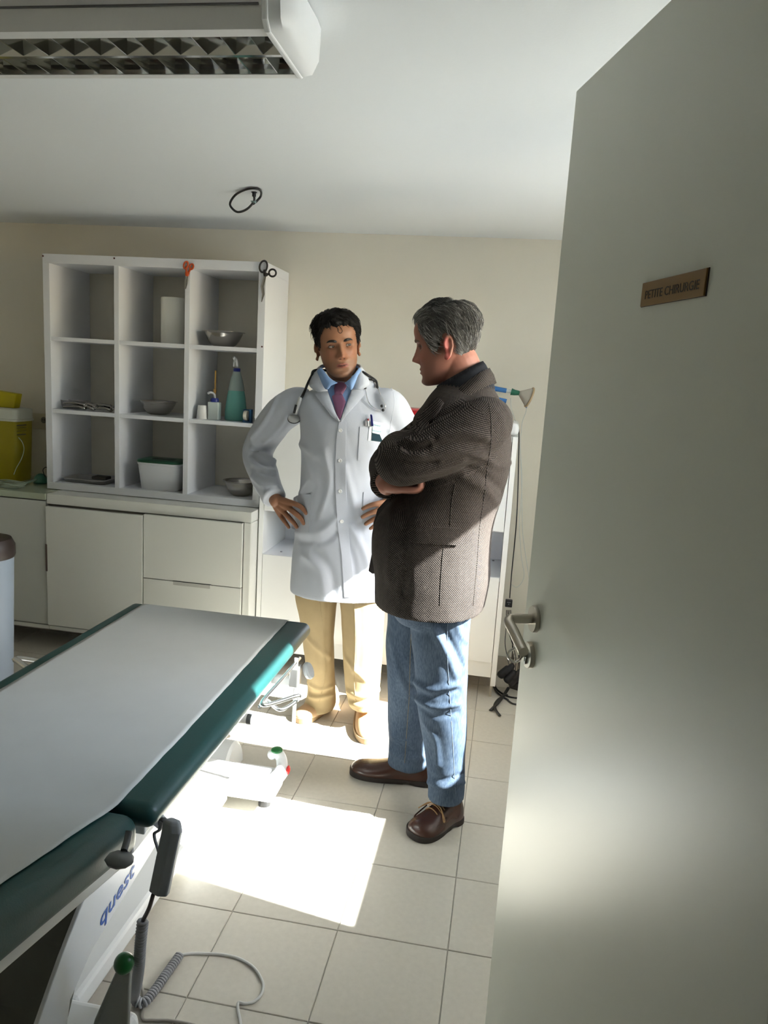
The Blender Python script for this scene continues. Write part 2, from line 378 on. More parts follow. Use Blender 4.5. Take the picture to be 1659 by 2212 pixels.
tag(ct, 'glossy pale green worktop left of the shelf unit', 'worktop')
# ------------------------------------------------------------------ tall white unit behind the two men
ty = 3.52; tx0, tx1 = -1.200+.012, .045; tz = 1.285
tall = empty('storage_unit', (-.57,3.72,.09)); tag(tall, 'white storage unit with an open niche behind the two men', 'cabinet')
LG = mat('glossy_white', (.78,.79,.78), .15)
obj('side_panel', MB().box(tx0,ty,.075, tx0+.024,YB-.014,tz), LG, tall, bevel=.001)
obj('side_panel', MB().box(tx1-.024,ty-.004,.062, tx1,YB-.014,tz), LG, tall, bevel=.001)
obj('top_board', MB().box(tx0+.025,ty,tz-.024, tx1-.025,YB-.014,tz), LG, tall, bevel=.001)
obj('back_panel', MB().box(tx0+.025,YB-.02,.18, tx1-.025,YB-.014,tz-.025), WHITE, tall)
n0, n1z = .612, .832
for z in (n0-.022, n1z+.0): obj('niche_board', MB().box(tx0+.025,ty+.004,z, tx1-.025,YB-.021,z+.020), WHITE, tall, bevel=.001)
obj('bottom_board', MB().box(tx0+.025,ty+.022,.155, tx1-.025,YB-.021,.175), WHITE, tall)
xm = (tx0+tx1)/2
obj('niche_divider', MB().box(xm-.01,ty+.01,n0, xm+.01,YB-.021,n1z), WHITE, tall)
for a, b in ((tx0+.026, xm-.0015), (xm+.0015, tx1-.027)):
    obj('door', MB().box(a,ty-.002,n1z+.004, b,ty+.016,tz-.004), LG, tall, bevel=.001)
    obj('door', MB().box(a,ty-.002,.182, b,ty+.016,n0-.003), LG, tall, bevel=.001)
obj('plinth', MB().box(tx0+.025,ty+.010,.100, tx1-.026,ty+.028,.178), LG, tall, bevel=.001)
for x in (tx0+.02, tx1-.02): 
    obj('leg', MB().box(x-.006,ty+.012,.0, x+.006,ty+.042,.099), BRUSH, tall, bevel=.001)
    obj('leg', MB().box(x-.006,YB-.08,.0, x+.006,YB-.05,.099), BRUSH, tall, bevel=.001)
hg = mat('hole_grey', (.18,.18,.2), .5)
p = Py(1076,1163,YB-.021); obj('hole_cap', MB().tube([(-.01,YB-.0205,n1z-.06),(-.01,YB-.024,n1z-.06)], .011, 14), hg, tall)
for x, y in ((-.075,3.86),(-.02,3.86),(-.075,3.60),(-1.09,3.60),(-1.02,3.85)): obj('shelf_pin', MB().tube([(x,y,n0-.0025),(x,y,n0+.001)], .006, 10), hg, tall)
# ------------------------------------------------------------------ ceiling lamp
LX1 = -.505; Y0, Y1 = Pz(640,78,2.135).y-.035, Pz(680,168,2.135).y
lz = 2.135; LX0 = -1.75
lamp = empty('ceiling_lamp', ((LX0+LX1)/2, (Y0+Y1)/2, lz)); tag(lamp, 'long white fluorescent ceiling lamp with a mirrored louvre, switched off', 'lamp')
LM = mat('lamp_white', (.72,.72,.71), .35)
SS = mat('louver_mirror', (.62,.63,.61), .09, 1)
prof2 = [(Y0-.012,ZC-.001),(Y0-.012,ZC-.030),(Y0-.008,lz+.032),(Y0+.010,lz+.002),(Y0+.035,lz),(Y0+.035,lz+.012),(Y0+.02,lz+.03),(Y0+.01,ZC-.02),(Y0+.01,ZC-.001)]
obj('housing_side', MB().prism([(LX0,a,b) for a,b in prof2], (LX1-LX0,0,0)), LM, lamp, smooth=True)
obj('housing_groove', MB().box(LX0,Y0-.0125,lz+.034, LX1-.004,Y0-.0075,lz+.037), mat('groove_dark', (.1,.1,.1), .6), lamp)
prof3 = [(2*((Y0+Y1)/2)-a+.018, b) for a,b in prof2]
obj('housing_side', MB().prism([(LX0,a,b) for a,b in prof3], (LX1-LX0,0,0)), LM, lamp, smooth=True)
obj('housing_top', MB().box(LX0,Y0+.011,ZC-.014, LX1,Y1+.005,ZC-.001), LM, lamp)
ec = [(Y0-.016,ZC-.001),(Y0-.016,ZC-.034),(Y0-.006,lz+.012),(Y0+.012,lz-.003),(Y1,lz-.003),(Y1+.016,lz+.012),(Y1+.024,ZC-.034),(Y1+.024,ZC-.001)]
e0 = MB().prism([(LX1,a,b) for a,b in ec], (.012,0,0))
obj('end_cap', e0, mat('lamp_end_white', (.8,.82,.83), .35), lamp, bevel=.003)
mid = [((Y0+Y1)/2+(a-(Y0+Y1)/2)*.86, ZC-(ZC-b)*.86) for a,b in ec]
obj('end_cap_cover', MB().rings([[(LX1+.012+dx,(Y0+Y1)/2+(a-(Y0+Y1)/2)*s,ZC-.004-(ZC-.004-b)*s) for a,b in ec] for dx,s in ((0,.97),(.022,.94),(.036,.80),(.040,.5))]), MATS['lamp_end_white'], lamp, smooth=True)
ya, yb = Y0+.036, Y1-.018; ym = (ya+yb)/2
for y in (ya, yb):                                                     # curved side reflectors
    s = 1 if y == ya else -1
    R = [[(LX0, y+s*.018*u*u, lz+.001+.055*u), (LX1-.002, y+s*.018*u*u, lz+.001+.055*u)] for u in np.linspace(0,1,7)]
    mb = MB()
    for k in range(6): mb.add([R[k][0],R[k][1],R[k+1][1],R[k+1][0]], [(0,1,2,3)])
    obj('side_reflector', mb, SS, lamp, smooth='all')
obj('centre_reflector', MB().prism([(LX0,ym-.005,lz+.001),(LX0,ym+.005,lz+.001),(LX0,ym+.02,lz+.05),(LX0,ym-.02,lz+.05)], (LX1-LX0-.002,0,0)), SS, lamp)
nb = 21; step = (LX1-.03-LX0)/nb
bl = MB().add([(0,-.5,0),(.002,-.5,0),(.002,.5,0),(0,.5,0),(-.007,-.5,.044),(.009,-.5,.044),(.009,.5,.044),(-.007,.5,.044)],
              [(3,2,1,0),(4,5,6,7),(0,1,5,4),(1,2,6,5),(2,3,7,6),(3,0,4,7)])
bme = bpy.data.meshes.new('louver_blade'); bme.from_pydata(bl.v, [], bl.f); bme.materials.append(SS)
for a, b in ((ya+.001, ym-.006), (ym+.006, yb-.001)):
    for k in range(nb):
        o = bpy.data.objects.new('louver_blade', bme); COL.objects.link(o); o.parent = lamp
        o.location = Vector((LX0+.02+step*(k+.5), (a+b)/2, lz+.002))-ORG[lamp]; o.scale = (1, b-a, 1)
for y in ((ya+ym)/2, (yb+ym)/2): obj('fluorescent_tube', MB().tube([(LX0+.03,y,lz+.063),(LX1-.03,y,lz+.063)], .008, 12), mat('tube_glass', (.7,.7,.7), .2), lamp, smooth=True)
# ------------------------------------------------------------------ cable loop on the ceiling
base = Pz(549,415,ZC)
def cp(px, py, y): return Py(px, py, min(y, Pz(px,py,ZC-.007).y))
yl = base.y
loop = [V(base.x,yl,ZC-.012)]+[cp(px,py,yl+dy) for px,py,dy in ((549,424,0),(548,436,0),(533,452,-.01),(513,458,-.01),(499,447,-.005),(498,436,0),(510,420,.005),(532,409,.01),(552,407,.01),(563,412,.008),(563,424,.004),(553,436,.004),(546,441,.004))]
cl = obj('ceiling_cable', MB().tube(cr(loop,7), .0046, 10), BLACK, smooth=True); tag(cl, 'black cable tied in a loop hanging from the ceiling', 'cable')
obj('cable_outlet', MB().lathe([(.001,0),(.012,0),(.012,.002),(.008,.003),(.008,.017),(.001,.017)], (0,0,0), 16, Matrix.Translation((base.x,yl,ZC)) @ Matrix.Diagonal((1,1,-1,1))), BLACK, cl, smooth=True)
tp = cp(548,437,yl-.004)
obj('cable_tie', MB().tube([tp+V(.008*math.cos(q),.008*math.sin(q),0) for q in np.linspace(0,2*PI,14,endpoint=False)], .0028, 6, close=True).tube([tp+V(-.012,-.004,.004),tp+V(.014,-.006,.003)], .0016, 6).tube([tp+V(.005,-.008,0),tp+V(.011,-.010,-.007)], .0018, 6), mat('tie_grey_green', (.25,.36,.36), .3), cl, smooth=True)
# ------------------------------------------------------------------ examination couch
VIN = mat('green_vinyl', (.010,.058,.058), .38, bump=.05, bscale=300, spec=.5)
BW = mat('couch_white_metal', (.70,.72,.73), .35)
GD = mat('couch_grey', (.13,.135,.12), .55)
bed = empty('examination_couch', (-.96,1.6,0)); tag(bed, 'dark green padded examination couch on a white lifting base', 'couch')
bx0, bx1, ZT = -1.320, -.632, .648
obj('leg_cushion', MB().box(bx0,1.278,.594, bx1,2.495,ZT), VIN, bed, bevel=.026, seg=6, smooth='all')
# raised head section, tilted about the joint
tilt = .21
def hs(x, s, h): return Vector((x, 1.268-s, .646+tilt*s+h))           # s along the cushion towards the head end
hb = MB(); hx0, hx1 = -1.270, -.652
hb.add([hs(x,s,h) for s in (0,.60) for x,h in ((hx0,-.085),(hx1,-.085),(hx1,0),(hx0,0))], [(3,2,1,0),(4,5,6,7),(0,1,5,4),(1,2,6,5),(2,3,7,6),(3,0,4,7)])
obj('head_cushion', hb, VIN, bed, bevel=.032, seg=6, smooth='all')
fb = MB().add([hs(x,s,h) for s in (.01,.59) for x,h in ((hx0+.02,-.108),(hx1-.02,-.108),(hx1-.02,-.082),(hx0+.02,-.082))], [(3,2,1,0),(4,5,6,7),(0,1,5,4),(1,2,6,5),(2,3,7,6),(3,0,4,7)])
obj('head_frame', fb, BW, bed, bevel=.003)
obj('leg_frame', MB().box(bx0+.03,1.30,.572, bx1-.03,2.46,.596), BW, bed, bevel=.004)
obj('under_frame', MB().box(-1.22,1.32,.505, -.70,2.30,.572), mat('couch_grey_white', (.45,.46,.47), .4), bed, bevel=.006)
pl_ = [(1.04,.10),(1.18,.10),(1.215,.235),(1.30,.284),(1.59,.335),(1.9,.42),(2.1,.545),(1.52,.545),(1.40,.515),(1.32,.457),(1.25,.41),(1.19,.36),(1.10,.27)]
PANEL = mat('panel_white', (.72,.74,.76), .3)
for x in (-.79, -1.10):
    s = obj('lift_panel', MB().prism([(x,a,b) for a,b in pl_], (.010,0,0)), PANEL, bed, bevel=.002)
    if x > -1: sp_ = s
e1, e2 = V(-.7795,1.327,.317), V(-.7795,1.47,.339)
obj('lettering', text_mb('quest', .052, frame((e1+e2)/2+V(.0005,0,.010), e2-e1, V(0,0,1)), .0003, shear=.25, width=.155, bold=.0004), mat('print_blue', (.02,.10,.42), .4), sp_)
obj('lift_casing', MB().prism([(-.793,a,b) for a,b in ((1.10,.11),(1.13,.20),(1.14,.27),(1.21,.36),(1.27,.41),(1.34,.457),(1.43,.515),(1.7,.53),(1.5,.36),(1.3,.30),(1.2,.13))], (-.29,0,0)), GD, bed, bevel=.004)
obj('base_bar', MB().box(-1.30,1.225,.028, -.690,1.345,.112), BW, bed, bevel=.022, seg=4)
obj('base_beam', MB().box(-1.09,1.346,.040, -.85,2.28,.100), BW, bed, bevel=.012)
obj('base_bar', MB().box(-1.30,2.281,.045, -.690,2.42,.115), BW, bed, bevel=.02, seg=4)
for x in (-1.26,-.74):
    for y in (1.285,2.35): obj('foot', MB().tube([(x,y,.0),(x,y,.05)], .022, 14), BLACK if y > 2 else BW, bed, smooth=True)
hump = MB(); 
hump.rings([[Vector((-.97+dx, 2.50+s*.10*math.cos(a), .02+s*.115*math.sin(a))) for a in np.linspace(0,PI,14)]+[Vector((-.97+dx,2.50-.06*s,.02)),Vector((-.97+dx,2.50+.06*s,.02))] for dx,s in ((-.10,.9),(-.09,1),(.05,1),(.06,.9))])
obj('wheel_cover', hump, BW, bed, smooth=True)
obj('stabiliser', MB().tube([(-1.2,2.77,.10),(-.955,2.77,.10)], .022, 14), BW, bed, smooth=True)
obj('end_cap', MB().tube([(-.957,2.77,.10),(-.938,2.77,.10)], .0225, 14), DARKG, bed, smooth=True)
GRN = mat('green_knob', (.01,.13,.03), .28)
# far pedal
pa = Pz(597,1690,.10)
pd = MB().tube(cr([pa+V(-.02,0,-.005), pa+V(.0,.05,.01), pa+V(-.01,.09,.035), pa+V(-.03,.10,.055), pa+V(-.05,.10,.045)],5), [.026]*7+[.020]*7+[.018]*7, 10, dome=True)
pe = obj('foot_pedal', pd, BW, bed, smooth='all')
obj('green_cap', MB().ell(pa+V(-.032,.10,.067), .022,.022,.010), GRN, pe, smooth='all')
obj('red_mark', MB().ell(pa+V(.024,.06,.018), .007,.018,.016), mat('red_mark', (.5,.02,.02), .4), pe, smooth='all')
# near pedal with the green knob
g0 = Py(268,2081,1.24); g1 = Py(215,2215,1.23)
lv = MB().prism([g0+V(-.012,.0,-.005), g0+V(.013,0,-.008), g1+V(.062,0,0), g1+V(.062,0,-.06), g1+V(-.03,0,-.06), g1+V(-.012,0,.01)], (0,.012,0))
le = obj('foot_pedal', lv, mat('pedal_grey', (.30,.32,.30), .4), bed, bevel=.003)
obj('knob', MB().ell(g0, .0205,.0205,.0215, 20, 14), GRN, le, smooth='all')
# clamps under the head section
ka = Py(258,1857,1.12); kb = Py(275,1815,1.15)
obj('clamp', MB().tube([Py(279,1795,1.16), kb, Py(268,1838,1.13)], .0065, 10), DARKG, bed, smooth=True)
obj('clamp_knob', MB().ell(ka, .027,.022,.012, 9, 6), mat('clamp_grey', (.16,.17,.18), .4), bed, smooth=True)
# chrome side rails
def rail(s):
    c = []
    return c
X1 = bx1+.012
a0 = V(X1,2.30,.585); b0 = V(X1,1.90,.600); c0 = Pz(640,1506,.585); 
r1 = cr([a0, V(X1,2.1,.592), V(X1,1.93,.600), V(X1+.012,1.895,.600), (b0*.5+c0*.5)+V(0,-.01,0), c0+V(-.012,-.004,0), c0+V(.004,.02,-.004), c0+V(-.01,.035,-.03), Pz(605,1533,.55), Pz(575,1512,.565), V(X1-.005,1.91,.585)], 6)
obj('side_rail', MB().tube(r1, .0058, 10), CHROME, bed, smooth='all')
p1 = V(X1,2.26,.600); 
obj('rod', MB().tube([p1+V(0,0,.0), V(X1+.001,2.255,.305)], .0065, 12), mat('sunlit_chrome', (.75,.75,.75), .4, .4), bed, smooth=True)  # chrome rod; its white look in the sun is put into the colour
obj('rail_clamp', MB().box(X1-.016,2.235,.505, X1+.014,2.285,.572), mat('clamp_metal', (.45,.45,.44), .3, .8), bed, bevel=.004)
obj('clamp_knob', MB().lathe([(.001,0),(.026,.002),(.030,.012),(.026,.02),(.001,.022)], (0,0,0), 18, Matrix.Translation((X1+.022,2.30,.54)) @ Matrix.Rotation(math.radians(65),4,'Y')), mat('knob_grey', (.42,.45,.47), .35), bed, smooth=True)
obj('cross_bar', MB().box(-.80,2.27,.495, X1-.012,2.30,.520), BW, bed, bevel=.003)
l0 = Pz(75,1452,.60); l1 = Pz(33,1425,.61); l2 = Pz(112,1434,.60)
obj('side_rail', MB().tube(cr([l0+V(.06,0,0), l0, l1+V(.01,-.005,0), l1, l1+V(.012,.012,0), l2, l2+V(.06,.01,-.01)],5), .009, 10), CHROME, bed, smooth='all')
# paper sheet
PAP = mat('paper_sheet', (.50,.525,.53), .85, bump=.12, bscale=7, vary=.03, vscale=9)
gx_, gy_ = 40, 90
vs = []; fs = []
def topz(y): return .6495 if y > 1.270 else .6495+tilt*(1.270-y)
for j in range(gy_+1):
    y = .70+(2.492-.70)*j/gy_
    xr_ = -.711-.004*math.sin(3.2*y)
    xr_ += .0005*math.sin(y*37)+.0004*math.sin(y*83+1)
    xl_ = -1.268 if y > 1.28 else -1.23
    for i in range(gx_+1):
        u = i/gx_; x = xl_+(xr_-xl_)*u
        z = topz(y)+.0006+.0006*math.sin(9*x+6*y+2*math.sin(4*y))*math.sin(7*y-5*x)+.0005*math.sin(23*y+8*x)
        if y > 2.47: z -= ((y-2.47)/.022)**2*.006
        vs.append((x, y, z))
n_ = len(vs)
vs += [(x, y, z-.0012) for x, y, z in vs]
W_ = gx_+1
for j in range(gy_):
    for i in range(gx_):
        a = j*W_+i; fs.append((a,a+1,a+W_+1,a+W_)); fs.append((a+n_+W_,a+n_+W_+1,a+n_+1,a+n_))
rim = [i for i in range(W_)]+[j*W_+gx_ for j in range(1,gy_+1)]+[gy_*W_+i for i in range(gx_-1,-1,-1)]+[j*W_ for j in range(gy_-1,0,-1)]
for k in range(len(rim)): a, b = rim[k], rim[(k+1) % len(rim)]; fs.append((b,a,a+n_,b+n_))
tag(make('paper_sheet', vs, fs, PAP, smooth='all'), 'white disposable paper sheet spread over the green couch', 'sheet')
# hand control hanging from the couch
HC = mat('hand_control_grey', (.27,.29,.315), .5)
t0 = Py(378,1772,1.27); t1 = Py(345,1930,1.235)
hand = empty('hand_control', t1); tag(hand, 'dark grey hand control with a coiled cord, hooked under the couch edge', 'remote control')
ax = (t0-t1).normalized(); sx = V(1,-.25,0); sx = (sx-ax*sx.dot(ax)).normalized(); sy = ax.cross(sx)
bxm = MB(); L_ = (t0-t1).length
for_pts = [(-.019,-.012),(.006,-.016),(.020,-.004),(.014,.014),(-.015,.014)]
R = []
for u, s in ((0,.9),(.02,1),(.86,1),(.95,.92),(1.0,.7)): R.append([t1+ax*(L_*u)+sx*(a*s-.004*(u > .9))+sy*b*s for a,b in for_pts])
bxm.rings(R); obj('body', bxm, HC, hand, bevel=.003)
hk = cr([t0+ax*-.012+sx*-.015, t0+ax*-.008+sx*-.030, Py(345,1792,1.29), Py(334,1800,1.30), Py(335,1815,1.29), Py(342,1838,1.285), Py(339,1852,1.28)],5)
obj('hook', MB().tube(hk, [.007]*8+[.0045]*18+[.003]*5, 8, flat=.6), DARKG, hand, smooth='all')
obj('holder_plate', MB().prism([Py(318,1772,1.31),Py(336,1748,1.32),Py(357,1768,1.33),Py(343,1792,1.32)], (0,.004,0)), mat('plate_grey', (.5,.52,.55), .5), bed)
CORD = mat('cord_grey', (.34,.35,.37), .5)
c0 = Py(330,1936,1.235); c1 = Py(309,1988,1.25)
obj('cord', MB().tube(cr([t1+ax*.004-sx*.012, c0, Py(322,1962,1.24), c1],5), .0042, 8), mat('cord_dark', (.10,.09,.09), .5), hand, smooth='all')
axis = cr([c1, Py(304,2035,1.255), Py(300,2090,1.28), Py(295,2128,1.34), Pz(290,2150,.030), Pz(297,2164,.016), Pz(312,2165,.014), Pz(335,2138,.014), Pz(362,2100,.014), Pz(389,2062,.014)], 60)
# resample by arc length, then wind the coil round it
A = np.array([list(p) for p in axis]); sl_ = np.r_[0, np.cumsum(np.linalg.norm(np.diff(A,axis=0),axis=1))]
turns = int(sl_[-1]/.0078); ns = turns*9
S_ = np.linspace(0, sl_[-1], ns); Q = np.stack([np.interp(S_, sl_, A[:,k]) for k in range(3)], 1)
coil = []; u = Vector((1,0,0))
for i in range(ns):
    t_ = Vector(Q[min(i+1,ns-1)]-Q[max(i-1,0)]).normalized(); u = (u-t_*u.dot(t_)).normalized(); w2 = t_.cross(u); q = 2*PI*i/9
    coil.append(Vector(Q[i])+(u*math.cos(q)+w2*math.sin(q))*.0092+V(0,0,.0))
for p in coil: p.z = max(p.z, .0036)
obj('coiled_cord', MB().tube(coil, .0034, 6), CORD, hand, smooth='all')
fl = [Pz(px,py,.0045) for px,py in ((389,2064),(410,2060),(440,2060),(480,2062),(515,2070),(548,2090),(567,2120),(566,2145),(550,2163),(530,2168),(515,2166),(514,2180),(519,2205),(523,2240),(540,2300),(600,2400))]
obj('straight_cord', MB().tube(cr(fl,6), .0036, 8), mat('cord_white', (.62,.63,.62), .45), hand, smooth='all')
fl = [Pz(px,py,.0042) for px,py in ((120,2100),(180,2087),(230,2080),(268,2081),(292,2098),(306,2130),(311,2165),(308,2200),(330,2204),(370,2205),(420,2215),(470,2240))]
tag(obj('floor_cable', MB().tube(cr(fl,6), .0036, 8), mat('cable_beige', (.33,.31,.28), .5), smooth='all'), 'thin beige cable on the floor under the couch', 'cable')
# ------------------------------------------------------------------ figure tools
def rotm(yaw, pitch=0, roll=0): return Matrix.Rotation(yaw,4,'Z') @ Matrix.Rotation(pitch,4,'X') @ Matrix.Rotation(roll,4,'Y')
HEADT = [(-.1185,.066,.030,.006),(-.1165,.080,.016,.022),(-.108,.0885,.000,.034),(-.094,.0895,-.018,.0445),(-.075,.0875,-.040,.053),(-.055,.0865,-.058,.0595),
         (-.030,.0870,-.074,.0650),(-.005,.0865,-.086,.0690),(.020,.0905,-.095,.0725),(.040,.0935,-.100,.0750),(.062,.0905,-.102,.0760),(.084,.0800,-.097,.0730),
         (.104,.0610,-.083,.0630),(.119,.0360,-.060,.0450),(.127,.0100,-.036,.0240),(.1292,-.010,-.016,.003)]
HEADT = [((z if z < .04 else .04+(z-.04)*.87),f,b,w) for z,f,b,w in HEADT]
def ga(x, s): return np.exp(-(x/s)**2)
def head_grid(nz=110, nphi=112, nose=1.0, chin=1.0, jaw=1.0, jowl=0.0, fleshy=0.0, top=1.0):
    T_ = interp(HEADT, nz); T_[:,0] = np.where(T_[:,0] > .03, .03+(T_[:,0]-.03)*top, T_[:,0]); ph = np.linspace(-PI, PI, nphi, endpoint=False)
    Z = np.repeat(T_[:,0:1], nphi, 1); f = T_[:,1:2]; b = T_[:,2:3]; Wd = T_[:,3:4]*np.ones((1,nphi))
    lowr = np.clip((-.02-T_[:,0:1])/.08, 0, 1); Wd = Wd*(1+(jaw-1)*lowr)
    s, c = np.sin(ph)[None], np.cos(ph)[None]
    yc = (f+b)/2; r = (f-b)/2
    ef = np.where(c > 0, .80, .95)
    X = Wd*np.sign(s)*np.abs(s)**.92; F = yc+r*np.sign(c)*np.abs(c)**ef
    wf = np.clip((c-.05)/.45, 0, 1); wf = wf*wf*(3-2*wf)
    D = np.zeros_like(X); ax = np.abs(X)
    nz_t = np.interp(Z, [-.056,-.051,-.046,-.040,-.034,-.022,-.008,.006,.018], [0,.002,.0125,.0265,.0265,.0195,.0120,.0050,0])*nose
    sg = np.interp(Z, [-.05,-.038,-.02,.01], [.0138,.0130,.0094,.0078])
    D += nz_t*ga(X, sg)
    D += .0105*nose*(ga(ax-.0140,.0062)*ga(Z+.0415,.0075))                     # nostril wings
    D += -.0110*ga(ax-.031,.0150)*ga(Z+.001,.0100)                               # eye sockets
    D += -.0045*ga(ax-.017,.008)*ga(Z-.002,.010)
    D += .0046*ga(ax-.026,.019)*ga(Z-.0185,.0065)                                # brow
    D += .0045*ga(ax-.043,.014)*ga(Z+.026,.015)                                  # cheekbones
    D += -.0030*ga(ax-.036,.012)*ga(Z+.062,.016)*(1-fleshy)
    D += .0035*ga(X,.024)*ga(Z+.067,.016)                                        # mouth mound
    D += .0052*ga(X,.0190)*ga(Z+.0660,.0042)+.0060*ga(X,.0165)*ga(Z+.0775,.0048)
    D += -.0062*ga(X,.0205)*ga(Z+.0714,.0021)
    D += -.0020*ga(X,.0035)*ga(Z+.0585,.005)
    D += -.0050*ga(X,.020)*ga(Z+.0880,.0055)
    D += .0060*chin*ga(X,.017)*ga(Z+.1040,.0095)
    F = F+D*wf
    X = X*(1+jowl*ga(Z+.075,.03)*(1-wf*.5))
    return X, F, Z, ph
def head_mb(M, wide=1.0, earw=1.0, **k):
    X, F, Z, ph = head_grid(**k); X = X*wide; P = np.stack([X, -F, Z], -1); mb = MB()
    mb.rings([[Vector(p) for p in row] for row in P])
    for s in (-1, 1):                                                            # ears
        E = Matrix.Translation((s*.0735*wide,.016,-.018)) @ Matrix.Rotation(s*math.radians(24),4,'Z') @ Matrix.Rotation(math.radians(-10),4,'X')
        mb.ell((-s*.0015,0,0), .0036,.0165*earw,.0285, 14, 12, None); n = 14*13
        mb.v[-n:] = [tuple(E @ Vector(p)) for p in mb.v[-n:]]
        rim = [E @ Vector((s*.004+.0, .0165*earw*math.cos(a)*(1.05 if math.sin(a) > 0 else .8), .031*math.sin(a)+.001)) for a in np.linspace(-1.9, 3.2, 22)]
        mb.tube(rim, .0042, 8, dome=True)
        mb.ell(tuple(E @ Vector((s*.001,-.003,-.027))), .0055,.0085,.0095, 10, 8)
    return mapM(mb, M)
def ring(c, a, b, yaw=0, n=40, e=1.0, tiltv=None):
    out = []
    for k in range(n):
        q = 2*PI*k/n; x = a*math.copysign(abs(math.cos(q))**e, math.cos(q)); y = b*math.copysign(abs(math.sin(q))**e, math.sin(q))
        out.append(Vector((c[0]+x*math.cos(yaw)-y*math.sin(yaw), c[1]+x*math.sin(yaw)+y*math.cos(yaw), c[2])))
    return out
def trunk(levels, yaw=0, n=48, sub=5, e=.92):
    L_ = interp(levels, (len(levels)-1)*sub+1)
    return MB().rings([ring(l[:3], l[3], l[4], yaw, n, e) for l in L_])
def limb(pts, radii, k=6, n=20, flat=1.0, up=None, dome=True):
    P = cr(pts, k); R = interp([[r] for r in radii], len(P))[:,0]
    return MB().tube(P, R, n, dome=dome, flat=flat, up=up)
def join(*ms):
    o = MB()
    for q in ms: o.add(q.v, q.f)
    return o
def hand_mb(wrist, mcps, fingers, thumb, rf=.0082, palm_th=.013, normal=None):
    """palm plate from the wrist to four knuckles, four fingers, one thumb; every chain its own tapered tube"""
    mb = MB(); wrist = Vector(wrist); mcps = [Vector(p) for p in mcps]
    for i, mc in enumerate(mcps):
        mb2 = limb([wrist+(mc-wrist)*.02+(mcps[i]-sum(mcps, Vector())/4)*.30, wrist.lerp(mc,.5)+(mc-sum(mcps,Vector())/4)*.12, mc], [palm_th*1.05, palm_th, .0112], 5, 14)
        mb.add(mb2.v, mb2.f)
    sz = [1.0, 1.04, .98, .86]
    for i, ch in enumerate(fingers):
        r = rf*sz[i]; m_ = len(ch)
        f_ = limb([mcps[i].lerp(wrist,.15), mcps[i]]+[Vector(p) for p in ch], [r*1.25, r*1.15]+[r*(1.06-.26*q/(m_-1)) for q in range(m_)], 5, 14)
        mb.add(f_.v, f_.f)
    if thumb:
        f_ = limb([Vector(p) for p in thumb], [.0125, .0115, .0098, .0082][:len(thumb)], 5, 14); mb.add(f_.v, f_.f)
    return mb
def bvh_of(*vf):
    vs = []; fs = []
    for v, f in vf:
        o = len(vs); vs += [tuple(p) for p in v]; fs += [tuple(i+o for i in q) for q in f]
    return BVHTree.FromPolygons(vs, fs)
def onto(bv, px, py, off=0.0, yfall=3.0):
    d = ray(px, py).normalized(); h = bv.ray_cast(CAMP, d)
    if h[0] is None: return Py(px, py, yfall), -d
    n = h[1]
    if n.dot(d) > 0: n = -n
    return h[0]+n*off, n
def patch(bv, poly, off=.003, th=.003, size=9, yfall=3.0, smooth=3, puff=0.0):
    """a piece of cloth cut to an outline, laid on a surface and given a thickness"""
    bm = bmesh.new(); P = [Vector((x,y,0)) for x,y in poly]
    vsb = [bm.verts.new(p) for p in P]; f = bm.faces.new(vsb)
    bmesh.ops.triangulate(bm, faces=bm.faces)
    for _ in range(6):
        le = [e for e in bm.edges if e.calc_length() > size]
        if not le: break
        bmesh.ops.subdivide_edges(bm, edges=le, cuts=1); bmesh.ops.triangulate(bm, faces=bm.faces)
    bm.verts.index_update(); pts = []; nr = []
    bnd = [v.is_boundary for v in bm.verts]
    for v in bm.verts:
        p, n = onto(bv, v.co.x, v.co.y, 0, yfall); pts.append(p); nr.append(n)
    # smooth normals and depth a little
    adj = [[e.other_vert(v).index for e in v.link_edges] for v in bm.verts]
    for _ in range(3):
        nr = [(nr[i]+sum((nr[j] for j in adj[i]), Vector())).normalized() for i in range(len(nr))]
    for _ in range(smooth):
        pts = [p+nr[i]*((sum((pts[j] for j in adj[i]), Vector())/len(adj[i])-p).dot(nr[i])*.6) for i, p in enumerate(pts)]
    top = [p+n*(off+th+(0 if bnd[i] else puff)) for i,(p,n) in enumerate(zip(pts,nr))]; bot = [p+n*off for p,n in zip(pts,nr)]
    N0 = len(top); fs = []
    for q in bm.faces:
        idx = [v.index for v in q.verts]
        a, b_, c = top[idx[0]], top[idx[1]], top[idx[2]]
        if (b_-a).cross(c-a).dot(a-CAMP) > 0: idx = idx[::-1]
        fs.append(tuple(idx)); fs.append(tuple(i+N0 for i in idx[::-1]))
    for e in bm.edges:
        if e.is_boundary:
            i, j = e.verts[0].index, e.verts[1].index; fs.append((i,j,j+N0,i+N0))
    bm.free(); mb = MB(); mb.add(top+bot, fs)
    bm2 = bmesh.new(); me = bpy.data.meshes.new('x'); me.from_pydata(mb.v, [], mb.f); bm2.from_mesh(me); bmesh.ops.recalc_face_normals(bm2, faces=bm2.faces)
    mb = MB(); bm2.verts.index_update(); mb.add([v.co.copy() for v in bm2.verts], [tuple(v.index for v in q.verts) for q in bm2.faces]); bm2.free(); bpy.data.meshes.remove(me)
    return mb
def seam(bv, pix, r=.0012, off=.0, k=6, yfall=3.0, n=6):
    P = [onto(bv, x, y, off, yfall)[0] for x,y in [tuple(p)[:2] for p in cr([(x,y,0) for x,y in pix], k)]]
    return MB().tube(P, r, n)
